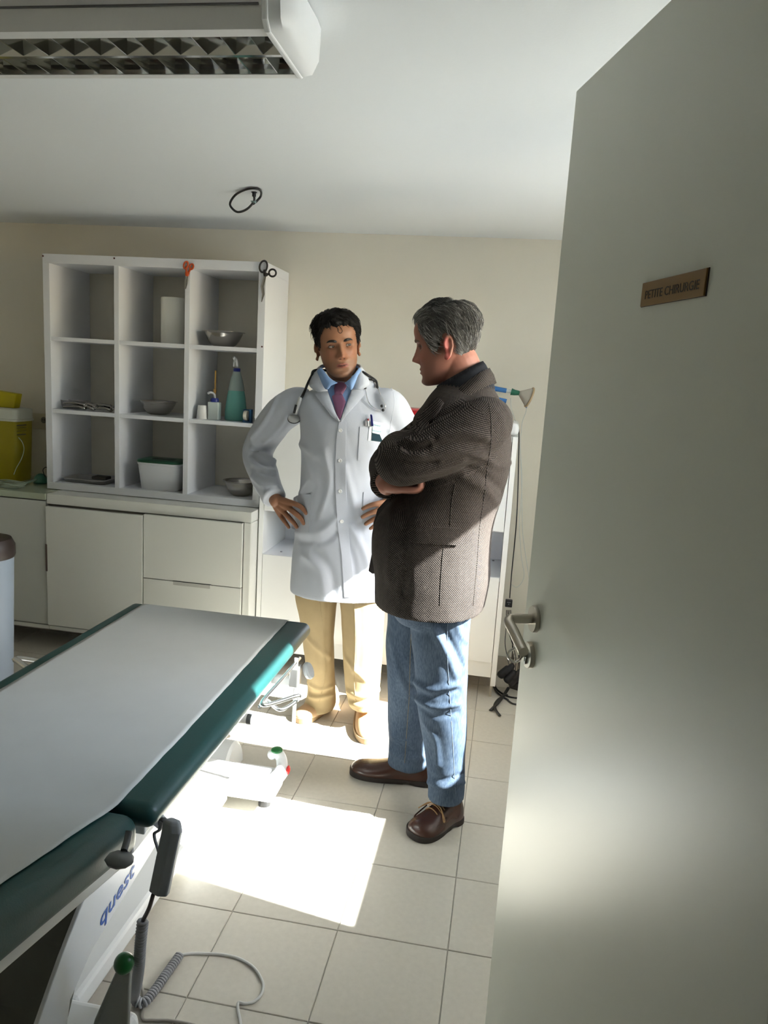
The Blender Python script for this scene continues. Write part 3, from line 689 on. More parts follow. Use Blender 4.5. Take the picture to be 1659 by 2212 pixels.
def segdist(V_, path):
    d = np.full(len(V_), 1e9)
    for a, b in zip(path[:-1], path[1:]):
        a = np.array(a); b = np.array(b); ab = b-a; t = np.clip(((V_-a)@ab)/max(ab@ab,1e-9), 0, 1)
        d = np.minimum(d, np.linalg.norm(V_-(a+t[:,None]*ab), axis=1))
    return d
def folds(V_, N_, bv, lst, yfall=3.0):
    for amp, sig, pix in lst:
        path = [onto(bv, x, y, 0, yfall)[0] for x,y in [tuple(p)[:2] for p in cr([(x,y,0) for x,y in pix], 4)]]
        d = segdist(V_, path); V_ = V_+N_*(amp*np.exp(-(d/sig)**2))[:,None]
    return V_
def wrinkle(V_, N_, amp, f, seed=0, stretch=(1,1,1)):
    r = np.random.default_rng(seed); s = np.zeros(len(V_)); W_ = V_*np.array(stretch)
    for k in range(7):
        d = r.normal(size=3); d /= np.linalg.norm(d); fr = f*(.6+1.2*r.random()); q = r.random()*6.28
        s += np.sin(W_@d*fr*6.28+q+1.5*np.sin(W_@np.roll(d,1)*fr*4+q*2))/7
    return V_+N_*(amp*s)[:,None]
def cloth_obj(name, V_, F, m, parent, cut=None):
    if cut is not None:
        keep = np.ones(len(F), bool); A = np.asarray(V_)
        for i, f in enumerate(F):
            p = A[list(f)]; n = np.cross(p[1]-p[0], p[2]-p[0]); n /= (np.linalg.norm(n)+1e-12)
            if abs(n[2]) > .75 and p[:,2].mean() < cut: keep[i] = False
        F = [f for f, k_ in zip(F, keep) if k_]
    return make(name, V_, F, m, parent, smooth='all')
def setcol(o, C):
    at = o.data.color_attributes.new('Col', 'FLOAT_COLOR', 'POINT')
    a = np.ones((len(o.data.vertices),4)); a[:,:3] = C; at.data.foreach_set('color', a.ravel())
SKIN = mat('skin', (.4,.2,.13), .48, attr='Col', spec=.35, bump=.03, bscale=400)
def skin_cols(V_, Minv, base, lip, stubble, st_amt, ruddy=(.42,.13,.09), ru_amt=.3, ear=None):
    h = np.c_[V_, np.ones(len(V_))] @ np.array(Minv).T; X, Y, Z = h[:,0], h[:,1], h[:,2]
    C = np.tile(np.array(base), (len(V_),1))
    inh = (Y < .02) & (np.abs(X) < .085) & (Z > -.135) & (Z < .14)
    def mix(w_, c): 
        nonlocal C
        w_ = np.clip(w_,0,1)[:,None]*inh[:,None]; C = C*(1-w_)+np.array(c)*w_
    mix(ru_amt*(ga(np.abs(X)-.04,.02)*ga(Z+.03,.02)+ga(X,.016)*ga(Z+.038,.016)), ruddy)
    w1 = np.clip((-.048-Z)/.016,0,1)*np.clip(1-(Z+.135)/-.02,0,1)
    mix(st_amt*np.clip((-.046-Z)/.016,0,1)*np.clip((-Y-.0)/.03,0,1), stubble)
    mix(.9*((np.abs(X)/.0235)**2+((Z+.0718)/.0090)**2 < 1)*(Y < -.05), lip)
    mix(.95*((np.abs(X)/.0200)**2+((Z+.0714)/.0019)**2 < 1)*(Y < -.05), (.05,.012,.012))
    mix(.95*((np.abs(np.abs(X)-.0075)/.0042)**2+((Z+.0475)/.0026)**2 < 1)*(Y < -.06), (.05,.015,.012))
    if ear is not None: mix(.8*(np.abs(X) > .0715)*(Z < .012)*(Z > -.056)*(Y > -.012), ear)
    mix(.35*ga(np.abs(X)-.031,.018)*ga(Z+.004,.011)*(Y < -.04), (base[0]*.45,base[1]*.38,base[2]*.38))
    return C
EYEW = mat('eye_white', (.34,.31,.28), .2); IRIS = mat('iris_dark', (.02,.012,.008), .08)
def eyes(M, parent, gaze=(0,-1,0), sc=1.0, skin=None, lid=.0030, brow=None, browm=None, which=(-1,1)):
    for s in which:
        c = Vector((s*.0310,-.0668,.0005)); R_ = .0122
        e = obj('eye', mapM(MB().ell(c, R_,R_,R_, 20, 14), M), EYEW, parent, smooth='all')
        g = Vector(gaze).normalized(); im = frame(c+g*(R_*.86), g.orthogonal(), g.cross(g.orthogonal()))
        ir = MB().lathe([(.0002,.0020),(.003,.00175),(.0058,.0004),(.0058,-.0012)], (0,0,0), 16, im)
        obj('iris', mapM(ir, M), IRIS, e, smooth='all')
        for up_ in (1, -1):                                                      # lids: shell pieces over the ball
            R = []
            lo, hi = (math.asin(lid/R_), 1.25) if up_ > 0 else (-1.15, -math.asin(min(.0042,lid+.0012)/R_))
            for j in range(7):
                el = lo+(hi-lo)*j/6
                R.append([c+Vector((s*0+(R_+.0009)*math.cos(el)*math.sin(az), -(R_+.0009)*math.cos(el)*math.cos(az), (R_+.0009)*math.sin(el)-.0016*abs(az)**2*.5*(1 if up_ > 0 else -.6))) for az in np.linspace(-1.35,1.35,13)])
            mb = MB()
            for j in range(6): 
                for i in range(12): mb.add([R[j][i],R[j][i+1],R[j+1][i+1],R[j+1][i]], [(0,1,2,3)])
            lo_ = obj('eyelid', mapM(mb, M), skin, parent, smooth='all')
            if up_ > 0: obj('lash_line', mapM(MB().tube(R[0], .0008, 5), M), IRIS, lo_)
        if brow:
            pts = [Vector((s*x, -f_, z)) for x, f_, z in brow]
            n_ = len(pts); obj('eyebrow', mapM(MB().tube(cr(pts,5), interp([[.0022],[.0048],[.0048],[.0036],[.0012]], (n_-1)*5+1)[:,0], 8, flat=.62, up=(0,-1,0)), M), browm, parent, smooth='all')
def hair_mb(M, line, thick, seed, strands, cfun, slen=.035, flow=None, hk={}, noise=.004, sw=.0011, lumps=()):
    hk = dict(hk); wide = hk.pop('wide',1.0); X, F, Z, ph = head_grid(nose=0, **hk); X = X*wide; deg = np.abs(np.degrees(ph))
    hl = np.interp(deg, [q[0] for q in line], [q[1] for q in line])[None]+0*Z
    hl = hl+.003*np.sin(ph*17)[None]+.002*np.sin(ph*41+1)[None]
    P = np.stack([X,-F,Z],-1); c0 = np.array([0,.008,.02]); N_ = P-c0; N_ /= np.linalg.norm(N_,axis=-1,keepdims=True)
    t_ = np.clip((Z-hl)/.020,0,1); t_ = t_*t_*(3-2*t_)
    th = thick(ph[None]+0*Z, Z, P)
    r = np.random.default_rng(seed); ns = 0
    for k in range(5):
        d = r.normal(size=3)*(55+40*k); ns = ns+np.sin(P@d+r.random()*6)/(k+1)
    D = -.012+(th+.012+noise*ns)*t_
    for (lx,ly,lz), s_, a_ in lumps: D = D+a_*t_*np.exp(-(((P[...,0]-lx)**2+(P[...,1]-ly)**2+(P[...,2]-lz)**2)/s_**2))
    Q = P+N_*D[...,None]; mb = MB()
    mb.rings([[Vector(p) for p in row] for row in Q])
    tf = t_.ravel(); mb.f = [f for f in mb.f if max(tf[list(f)]) > 1e-4]
    n0 = len(mb.v); C = [cfun(Vector(p), 0) for row in P for p in row]
    idx = np.argwhere(t_ > .25); rr = random.Random(seed)
    for _ in range(strands):
        i, j = idx[rr.randrange(len(idx))]; p = Vector(Q[i,j]); n = Vector(N_[i,j])
        fl = flow(Vector(P[i,j])); fl = (fl-n*fl.dot(n))
        if fl.length < 1e-3: continue
        fl.normalize(); fl = (fl+Vector((rr.gauss(0,.12),rr.gauss(0,.12),rr.gauss(0,.12)))).normalized()
        L_ = slen*(.6+.8*rr.random()); sd = n.cross(fl).normalized(); w2 = sw*(.6+.9*rr.random()); lift = rr.gauss(.0002,.0006)
        bend = rr.gauss(0,.25); pp = []
        cc = Vector(c0); rad0 = (p-cc).length
        for k in range(5):
            u = k/4; q = p+fl*(L_*(u-.4))+sd*(bend*L_*u*u*.5)
            dirn = (q-cc).normalized(); q = cc+dirn*(rad0+lift+.0012*math.sin(PI*u)-(.0022 if k in (0,4) else 0)-(q-p).length**2*2.0)
            pp.append(q)
        o = len(mb.v); 
        for k, q in enumerate(pp):
            w3 = w2*(.25 if k in (0,4) else 1); mb.v += [tuple(q+sd*w3-n*.0008), tuple(q+n*w3*.55), tuple(q-sd*w3-n*.0008)]
        for k in range(4):
            for e in range(3): a = o+k*3+e; b = o+k*3+(e+1)%3; mb.f.append((a,b,b+3,a+3))
        sc_ = cfun(Vector(P[i,j]), rr.random()); C += [sc_]*15
    return mapM(mb, M), np.array(C)
# ------------------------------------------------------------------ the doctor
doc_base = Vector((-.66,3.05,0))
R0 = rotm(math.radians(21), math.radians(4), math.radians(-10))
SCH = 1.06
eye_mid = Py(735,747,2.945)
MD = Matrix.Translation(eye_mid) @ R0 @ Matrix.Scale(SCH,4) @ Matrix.Translation((0,.080,0))
yaw = math.radians(11)
hd_ = head_mb(MD, wide=1.06, nose=.95, chin=.8, jaw=1.10, jowl=.02, top=.95)
def H(x, y, z): return MD @ Vector((x,y,z))
cx, cy = -.655, 3.065
neck = limb([H(0,.012,-.03), H(0,.018,-.085), V(cx+.005,cy-.005,1.475), V(cx,cy+.01,1.40)], [.056,.058,.062,.075], 5, 24)
core = trunk([(.92+.0,)and(cx,cy,.84,.13,.09),(cx,cy,.95,.155,.10),(cx,cy,1.05,.155,.095),(cx,cy,1.2,.16,.10),(cx,cy,1.32,.165,.095),(cx,cy,1.42,.12,.07),(cx,cy+.005,1.47,.07,.055)], yaw)
# arms: image-left arm (his right) and image-right arm
SL = Py(634,874,3.075); EL = Py(557,975,3.17); WL = Py(597,1083,2.985)
SR = Py(844,878,3.065); ER = Py(908,985,3.15); WR = Py(845,1092,2.965)
HL_m = [Py(630,1086,2.962), Py(624.5,1098,2.965), Py(614,1107,2.975), Py(605,1112,2.99)]
HL_f = [[Py(647,1093,2.945),Py(656,1101,2.940),Py(661.5,1109,2.936)], [Py(642,1112,2.942),Py(651,1121,2.938),Py(656.5,1131,2.936)],
        [Py(628,1122,2.952),Py(636,1131,2.950),Py(641,1139,2.950)], [Py(613,1124,2.978),Py(619,1132,2.974),Py(624,1139.5,2.972)]]
HR_m = [Py(826,1086,2.93), Py(828,1099,2.93), Py(827,1111,2.935), Py(823,1122,2.945)]
HR_f = [[Py(810,1089,2.915),Py(796,1093,2.915),Py(784,1099,2.916)], [Py(810,1105,2.915),Py(796,1110,2.915),Py(783,1117,2.914)],
        [Py(812,1120,2.92),Py(801,1125,2.918),Py(790,1132,2.916)], [Py(815,1131,2.93),Py(808,1136,2.928),Py(800,1142,2.926)]]
body = join(hd_, neck, core, limb([SL+V(.03,0,0),SL,EL,WL],[.05,.052,.042,.028]), limb([SR+V(-.03,0,0),SR,ER,WR],[.05,.052,.042,.028]),
            hand_mb(WL, HL_m, HL_f, [Py(606,1086,3.0),Py(622,1085,3.02),Py(640,1090,3.03)], rf=.0104, palm_th=.0155),
            hand_mb(WR, HR_m, HR_f, [Py(838,1085,2.98),Py(826,1082,3.01),Py(815,1084,3.02)], rf=.0104, palm_th=.0155),
            limb([V(cx-.09,cy,.86), Py(692,1400,3.10), Py(690,1500,3.15)],[.085,.055,.04]), limb([V(cx+.09,cy,.86), Py(783,1400,3.07), Py(785,1520,3.08)],[.085,.055,.04]))
bV, bF, bN = remesh(body, .0032, 2, .5)
doctor = make('person', bV, bF, SKIN, origin=doc_base, smooth='all')
tag(doctor, 'standing man in a white coat, plum tie and tan trousers, hands on hips', 'person')
setcol(doctor, skin_cols(bV, MD.inverted(), (.285,.135,.075), (.25,.080,.062), (.17,.10,.065), .42, ru_amt=.22))
bvB = bvh_of((bV, bF))
DHAIR = mat('black_hair', (.008,.007,.007),   .6, attr='Col', spec=.15)
brow = [(.012,.0875,.0155),(.019,.0925,.0180),(.030,.0910,.0205),(.041,.0830,.0195),(.049,.0730,.0150)]
eyes(MD, doctor, gaze=(.45,-.88,-.05), skin=mat('eyelid_skin', (.24,.10,.055), .5), lid=.0028, brow=brow, browm=mat('brow_black', (.010,.008,.007), .6))
def dthick(ph, Z, P):
    d = np.abs(np.degrees(ph)); top = np.clip((Z-.05)/.07,0,1)
    return .007+.009*top+.006*np.clip(1-d/50,0,1)
hm, hc_ = hair_mb(MD, [(0,.060),(15,.064),(30,.058),(42,.055),(52,.035),(60,.012),(68,-.012),(76,-.014),(83,.004),(90,.034),(104,.022),(114,-.02),(130,-.055),(160,-.068),(180,-.07)],
                  dthick, 3, 1300, lambda p, q: (.006+.006*q,.0055+.005*q,.0055+.005*q),   .040,
                  lambda p: Vector((.9*p.x*6+.35, .35 if p.z > .09 else .6, -.25 if p.z > .1 else -.8)), noise=.0025, sw=.0009, hk=dict(wide=1.06, top=.95),
                  lumps=(((-.030,-.05,.115),.028,.014),((.030,-.045,.112),.030,.014),((.002,-.06,.118),.011,-.016),((-.07,-.01,.07),.04,.003),((.07,-.01,.06),.04,.003)))
hr = obj('hair', hm, DHAIR, doctor, smooth='all'); setcol(hr, hc_)
obj('hair_curl', mapM(MB().tube(cr([(-.004,-.104,.064),(-.006,-.107,.055),(0,-.108,.047),(.007,-.107,.048),(.010,-.105,.054)],5), .0011, 6), MD), DHAIR, doctor, smooth='all')
# trousers
TAN = mat('tan_cotton', (.43,.325,.175), .85, bump=.06, bscale=350, vary=.04, vscale=30)
tl = trunk([tuple(Py(690,1250,3.06))+(.098,.095), tuple(Py(683,1290,3.06))+(.092,.09), tuple(Py(686,1345,3.07))+(.076,.082), tuple(Py(689,1400,3.085))+(.067,.076), tuple(Py(692,1450,3.105))+(.064,.072),
            tuple(Py(694,1490,3.125))+(.064,.072), tuple(Py(693,1512,3.13))+(.069,.082), tuple(Py(688,1526,3.12))+(.072,.092)], .2)
tr = trunk([tuple(Py(780,1250,3.06))+(.11,.095), tuple(Py(783,1290,3.05))+(.100,.09), tuple(Py(783,1345,3.05))+(.091,.085), tuple(Py(783,1400,3.055))+(.087,.082), tuple(Py(783,1460,3.06))+(.080,.080),
            tuple(Py(783,1490,3.06))+(.075,.080), tuple(Py(785,1508,3.06))+(.070,.083), tuple(Py(786,1522,3.06))+(.066,.086)], .1)
hip = trunk([(cx,cy,.80,.185,.11),(cx,cy,.74,.19,.112),(cx,cy,.66,.188,.105)], yaw)
pm = join(tl, tr, trunk([(cx,cy,.95,.165,.11),(cx,cy,.85,.18,.115),(cx,cy,.74,.185,.115),(cx,cy,.685,.16,.09)], yaw))
tV, tF, tN = remesh(pm, .006, 5)
bvT = bvh_of((tV, tF))
tV = folds(tV, tN, bvT, [(.006,.012,[(650,1360),(680,1395),(712,1420)]),(.006,.010,[(660,1470),(690,1490),(718,1482)]),(.007,.010,[(655,1500),(685,1508),(720,1500)]),(-.006,.010,[(650,1490),(690,1500),(715,1492)]),
     (.006,.012,[(735,1400),(760,1440),(790,1470)]),(.007,.012,[(745,1490),(780,1505),(818,1490)]),(.005,.014,[(765,1300),(768,1380),(765,1450)]),(.005,.012,[(700,1300),(697,1390),(700,1450)]),(.006,.01,[(752,1520),(780,1525),(815,1510)]),(-.006,.01,[(748,1508),(780,1516),(815,1502)])])
tV = wrinkle(tV, tN, .0028, 9, 4, (1,1,.55))
trs = cloth_obj('trousers', tV, tF, TAN, doctor)
bvT = bvh_of((tV, tF))
for q_ in ([(765,1296),(768,1380),(765,1460),(768,1515)], [(690,1294),(700,1380),(702,1460),(690,1515)]): obj('crease', seam(bvT, q_, .0012), TAN, trs, smooth='all')
# shoes
def shoe(heel, toe, wid, h_in, name, um, sm_, parent, toe_h=.052, laces=None, back=.0, apron=False):
    heel = Vector((heel[0],heel[1],0)); toe = Vector((toe[0],toe[1],0)); d = (toe-heel); L_ = d.length; d.normalize(); s = Vector((-d.y,d.x,0)); Zv = Vector((0,0,1))
    tab = [(-.01,.20,.060),(.00,.52,.075),(.04,.74,.085),(.14,.82,.088),(.28,.78,.090),(.42,.82,.080),(.56,.94,.066),(.70,1.0,.055),(.82,.96,.050),(.92,.78,.044),(.98,.48,.034),(1.003,.16,.026)]
    I = interp(tab, 40); R = []; S2 = []
    for u, w_, hh in I:
        hw_ = wid*.5*w_; hh = hh*h_in; c = heel+d*(u*L_)+s*(.006*math.sin(u*3))
        prof = [(-1.0,.0),(-1.04,.10),(-1.02,.28),(-.94,.52),(-.74,.78),(-.42,.95),(0,1.0),(.42,.95),(.74,.78),(.94,.52),(1.02,.28),(1.04,.10),(1.0,0)]
        R.append([c+s*(a*hw_)+Zv*(.020+b*max(.004,hh-.020)) for a,b in prof])
        q = 1.08; c2 = heel+d*((u-.5)*1.025*L_+.5*L_)
        arch = .010*math.exp(-((u-.30)/.05)**2) if not laces else .012*math.exp(-((u-.27)/.045)**2)
        S2.append([c2+s*(a*hw_*q)+Zv*z for a,z in ((-1,.002+arch),(-1.02,.012),(-1,.024),(0,.026),(1,.024),(1.02,.012),(1,.002+arch),(0,.002+arch))])
    sh = obj(name, MB().rings(R), um, parent, smooth='all')
    obj('sole', MB().rings(S2), sm_, sh, smooth=True)
    return sh, heel, d, s, L_
SUE = mat('tan_suede', (.52,.34,.19), .7, bump=.05, bscale=200); SUS = mat('tan_sole', (.30,.20,.10), .6)
a_ = Pz(702,1520,0); b_ = Pz(643,1562,0)
shoe(a_+V(.03,.04,0), b_, .098, 1.05, 'shoe', SUE, SUS, doctor)
a_ = Pz(779,1520,0); b_ = Pz(792,1607,0)
s2_ = shoe(a_+V(0,.06,0), b_, .100, 1.05, 'shoe', SUE, SUS, doctor)
# coat
COAT = mat('white_coat', (.51,.54,.605), .85, bump=.10, bscale=500, vary=.015, vscale=12)
ct_ = trunk([(cx+.003,cy,.590,.222,.155),(cx+.002,cy,.64,.221,.155),(cx,cy,.75,.214,.152),(cx,cy,.90,.205,.148),(cx,cy,1.04,.196,.142),(cx,cy,1.15,.194,.138),(cx,cy,1.26,.200,.132),(cx,cy,1.34,.208,.122),
             (cx,cy+.003,1.395,.214,.108),(cx,cy+.006,1.440,.182,.092),(cx,cy+.008,1.478,.118,.080),(cx+.002,cy+.006,1.505,.080,.070),(cx+.004,cy+.004,1.522,.073,.064)], yaw)
ECO = .012
slv = limb([SL+V(.075,0,.022), SL+V(.010,0,.0), Py(596,908,3.11), EL, Py(571,1028,3.085), Py(586,1062,3.02), Py(593,1077,2.99)], [.050,.074,.073,.067,.062,.054,.052], 6, 26, dome=False)
cufL = limb([Py(578,1045,3.05), Py(587,1076,2.99)], [.060,.0525], 6, 26)
slr = limb([SR+V(-.075,0,.022), SR+V(-.014,0,.0), Py(864,918,3.11), ER, Py(890,1040,3.06), Py(866,1076,2.995), Py(852,1086,2.97)], [.050,.074,.073,.067,.062,.054,.052], 6, 26, dome=False)
cV, cF, cN = remesh(join(ct_, slv, slr), .0062, 6)
bvC = bvh_of((cV, cF))
FC = [(-.008,.010,[(542,985),(566,1000),(596,1004)]),(.010,.013,[(545,968),(570,985),(594,1000)]),(.008,.012,[(548,1003),(572,1016),(592,1018)]),(-.006,.009,[(560,1018),(578,1024),(590,1026)]),
      (.006,.012,[(600,860),(575,905),(545,945)]),(.005,.010,[(618,900),(598,930),(570,955)]),(.006,.012,[(545,1030),(570,1050),(598,1050)]),(-.005,.009,[(556,1040),(580,1052),(600,1046)]),
      (.006,.014,[(632,940),(650,960),(680,985)]),(.004,.012,[(640,950),(660,985),(672,1030)]),(.006,.016,[(700,975),(712,1040),(690,1110)]),(-.005,.014,[(690,1000),(697,1060),(678,1120)]),
      (.007,.016,[(640,1150),(690,1150),(728,1120)]),(-.006,.014,[(650,1170),(695,1172),(730,1150)]),(.006,.018,[(655,1200),(690,1230),(700,1280)]),(-.006,.018,[(680,1190),(715,1230),(722,1285)]),
      (.006,.016,[(745,1010),(760,1070),(775,1120)]),(.007,.016,[(760,1140),(790,1200),(800,1270)]),(-.006,.016,[(745,1160),(765,1220),(770,1285)]),(.005,.012,[(800,960),(825,985),(840,960)]),(.006,.012,[(845,930),(860,960),(880,985)]),(-.006,.01,[(835,935),(842,960),(850,980)]),
      (.005,.012,[(630,1085),(650,1060),(665,1040)]),(-.004,.012,[(635,1100),(660,1080),(680,1050)])]
FC = [(a_*(1.75 if i_ < 8 else 1.0), s_*(.9 if i_ < 8 else 1.0), p_) for i_, (a_, s_, p_) in enumerate(FC)]
cV = folds(cV, cN, bvC, FC); cV = wrinkle(cV, cN, .0030, 4.5, 11, (1,1,.6)); cV = wrinkle(cV, cN, .0012, 13, 12, (1,1,.5))
coat = cloth_obj('coat', cV, cF, COAT, doctor, cut=.60)
bvC = bvh_of((cV, cF)); bvCB = bvh_of((cV, cF), (bV, bF))
# turned cuff
# shirt, tie, lapels
SHIRT = mat('blue_shirt', (.22,.36,.62), .75, bump=.05, bscale=600)
sh_ = obj('shirt_front', patch(bvC, [(697,805),(712,832),(728,826),(745,826),(760,830),(772,800),(768,842),(741,903),(736,909),(731,904),(708,843),(697,818)], .001, .002, 8), SHIRT, doctor, smooth=True)
TIE = mat('plum_tie', (.155,.048,.115), .6, bump=.08, bscale=500, sheen=.3)
tie = obj('tie', patch(bvC, [(723.5,853),(740,854),(747,869),(737.5,902),(733,909),(728.5,900),(717.5,858)], .003, .005, 6, puff=.002), TIE, doctor, smooth=True)
obj('tie_knot', patch(bvCB, [(727,827.5),(748,828),(749.5,838),(740,855),(723.5,854),(722.5,842)], .006, .006, 5, puff=.004), TIE, tie, smooth=True)
lap = COAT
obj('lapel', patch(bvC, [(703,838),(708,846),(727,896),(735,910),(733,912),(716,899),(698,876),(683,856),(681,852),(686,847)], .004, .004, 8, puff=.003), lap, coat, smooth=True)
obj('lapel', patch(bvC, [(765,833),(760,843),(740,897),(735.5,909),(738,912),(754,891),(772,872),(788,853),(784,843)], .004, .004, 8, puff=.003), lap, coat, smooth=True)
ups = [(707,845,2.95),(698,818,2.962),(692,799,2.99),(697,789,3.04),(737,783,3.115),(776,789,3.03),(773,802,2.985),(767,823,2.958),(761,841,2.948)]
los = [(688,847,2.945),(670,834,2.965),(674,817,2.99),(683,801,3.03),(698,793,3.09),(738,788,3.17),(782,797,3.07),(793,814,3.0),(797,831,2.97),(780,842,2.945)]
def fr_pt(px, py, y, o_=.007):
    h, n = onto(bvC, px, py, 0, 9)
    return Py(px, py, min(y, h.y-o_) if h.y < 3.04 else y)
U_ = cr([fr_pt(*a) for a in ups],6); O_ = [fr_pt(*a, .006) for a in los]; O_ = cr(O_,6); n_ = len(U_)
O_ = [O_[int(round(i*(len(O_)-1)/(n_-1)))] for i in range(n_)]; R = []
for a, b in zip(U_, O_):
    c_ = V(cx, cy, a.z); out_ = ((a+b)/2-c_); out_.z = 0; out_.normalize(); m_ = (a+b)/2+out_*.004
    R.append([a-out_*.003, a+out_*.003+V(0,0,.003), m_+out_*.003, b+out_*.004, b-out_*.001, m_-out_*.003])
obj('collar', MB().rings(R), lap, coat, smooth='all')
ups = [(729,827,2.935),(714,818,2.942),(701,803,2.957),(697.5,791,2.99),(737,786,3.09),(772.5,791,2.99),(769.5,803,2.96),(757,817,2.944),(744,828,2.935)]
los = [(715,833,2.938),(704,841,2.938),(691,815,2.962),(690,797,3.005),(737,792,3.11),(778,797,2.995),(773,812,2.962),(760,842,2.938),(752,833,2.936)]
U_ = cr([fr_pt(*a, .009) for a in ups],6); O_ = cr([fr_pt(*a, .005) for a in los],6); R = []
for a, b in zip(U_, O_):
    c_ = V(cx, cy, a.z); out_ = ((a+b)/2-c_); out_.z = 0; out_.normalize()
    R.append([a-out_*.002, a+out_*.002, b+out_*.002, b-out_*.002])
obj('shirt_collar', MB().rings(R), SHIRT, doctor, smooth='all')
obj('front_edge', patch(bvC, [(733,910),(748,912),(747,1000),(748,1060),(753,1140),(760,1230),(765,1291),(744,1290),(738,1200),(729,1130),(725,1060),(724.5,1000),(728,940)], .001, .0025, 14), lap, coat, smooth=True)
obj('chest_pocket', patch(bvC, [(777,922),(833,934),(832,999),(773,993)], .001, .0022, 10), lap, coat, smooth=True)
obj('hip_pocket', patch(bvC, [(645,1070),(672,1067),(671,1100),(668,1150),(650,1150),(630,1140),(634,1075)], .001, .0022, 10), lap, coat, smooth=True)
obj('hip_pocket', patch(bvC, [(785,1063),(826,1052),(832,1130),(782,1128)], .001, .0022, 10), lap, coat, smooth=True)
for q_ in (seam(bvC, [(628,846),(622,870),(624,895),(628,912)], .0009), seam(bvC, [(845,836),(852,866),(846,905),(840,940)], .0009), seam(bvC, [(632,1278),(690,1290),(742,1290)], .0010, -.0004)): obj('seam', q_, lap, coat, smooth='all')
BTN = mat('white_button', (.78,.78,.78), .3)
for px, py in ((735.5,930),(734.5,995),(735,1061),(738,1126)):
    p, n = onto(bvC, px, py, .0035); im = frame(p, n.orthogonal(), n.cross(n.orthogonal()))
    obj('button', MB().lathe([(.0002,0),(.0072,0),(.0078,.0012),(.0070,.0022),(.0052,.0014),(.0002,.0012)], (0,0,0), 16, im), BTN, coat, smooth='all')
# ---- stethoscope (rests on him: a thing of its own)
def S(px, py, off=.010): return onto(bvCB, px, py, off)[0]
ste = empty('stethoscope', S(735,905)); tag(ste, 'black stethoscope hanging around the neck of the man in the white coat', 'stethoscope')
BT = mat('black_tube', (.010,.010,.011), .38)
backn = [S(680,800,.018), V(cx-.085,cy-.02,1.535), V(cx-.07,cy+.06,1.545), V(cx+.0,cy+.07,1.545), V(cx+.045,cy+.05,1.525), V(cx+.062,cy+.0,1.515)]
obj('tubing', MB().tube(cr([S(655,862), S(659,847,.013), S(665,828,.016), S(673,812,.018)]+backn+[S(783,805),S(785,815)],6), .0054, 10), BT, ste, smooth='all')
obj('tubing', MB().tube(cr([S(783,803,.014),S(797,812,.012),S(808,827,.011),S(816,842,.011)],6), .0052, 10).tube(cr([S(783,806),S(785,822),S(788,842)],6), .0052, 10).tube(cr([S(786,825),S(793,822),S(801,824),S(806,829)],5), .0038, 8), BT, ste, smooth='all')
obj('ear_tube', MB().tube(cr([S(788,841),S(791,858),S(797,873),S(806,882),S(815,886),S(825,885)],6), .0021, 8), CHROME, ste, smooth='all')
obj('ear_tube', MB().tube(cr([S(816,841),S(822,852),S(828,864),S(833,876),S(832,882)],6), .0021, 8), CHROME, ste, smooth='all')
for px, py in ((826.5,877),(829,885)): obj('ear_tip', MB().ell(S(px,py,.011), .0062,.0062,.0062, 12, 8), BT, ste, smooth='all')
SILV = mat('silver_plastic', (.62,.63,.62), .3, .2)
h0, h1 = S(655,862,.014), S(647,893,.018)
obj('chest_piece', MB().tube([h0, h0.lerp(h1,.15), h0.lerp(h1,.6), h1], [.0065,.0085,.0090,.0078], 12), SILV, ste, smooth='all')
obj('display', MB().tube([h0.lerp(h1,.45)+V(-.006,-.008,0), h0.lerp(h1,.95)+V(-.004,-.008,0)], .0052, 8), BLACK, ste, smooth='all')
q_ = S(646,902,.022); im = Matrix.Translation(q_) @ Matrix.Rotation(math.radians(38),4,'X') @ Matrix.Rotation(math.radians(8),4,'Y')
di = obj('diaphragm', MB().lathe([(.0002,-.004),(.024,-.004),(.0255,-.002),(.0255,.002),(.022,.005),(.012,.008),(.0002,.009)], (0,0,0), 24, im), SILV, ste, smooth='all')
obj('rim', MB().lathe([(.0245,-.006),(.0268,-.004),(.0268,-.0005),(.0245,.0005)], (0,0,0), 24, im, cap=False), BT, di, smooth='all')
# ---- things in the breast pocket
CARD = mat('badge_white', (.72,.76,.78), .35)
bd = obj('name_badge', patch(bvC, [(799,909),(826,914),(824,941),(828,955),(794,952)], .004, .0012, 12), CARD, smooth=True); tag(bd, 'white plastic badge holder clipped over the breast pocket', 'badge')
obj('dark_photo', patch(bvC, [(802,934),(819,938),(826,955),(801,952)], .0055, .0005, 10), mat('badge_dark', (.02,.045,.058), .8, spec=.1), bd, smooth=True)
cdx = obj('card', patch(bvC, [(800,910),(826,914.5),(825,928),(808,926),(801,922)], .0058, .0006, 10), mat('card_white', (.66,.76,.78), .4), smooth=True); tag(cdx, 'upper small white card with blue-green print in the breast pocket', 'card')
cdy = obj('card', patch(bvC, [(804,922),(823,927),(821.5,939),(803,935)], .0068, .0006, 10), MATS['card_white'], smooth=True); tag(cdy, 'lower small white card with blue-green print in the breast pocket', 'card')
TEAL = mat('print_teal', (.05,.30,.38), .5)
for par, (px0, py0), (px1, py1) in ((cdx,(804,917),(820,920.5)), (cdy,(802.5,929.5),(821,932.5))):
    pA, nA = onto(bvC, px0, py0, .0080); pB, _ = onto(bvC, px1, py1, .0080)
    obj('print', text_mb('Venosmil' if par is cdx else 'Venosmil', .010, frame((pA+pB)/2, pB-pA, UP), .0001, width=(pB-pA).length), TEAL, par)
pn = MB().tube([S(802.5,921,.010), S(800,897,.014)], [.0042,.0036], 8); pe1 = obj('pen', pn, mat('pen_blue', (.02,.025,.22), .3), smooth=True); tag(pe1, 'dark blue ballpoint pen clipped in the breast pocket', 'pen')
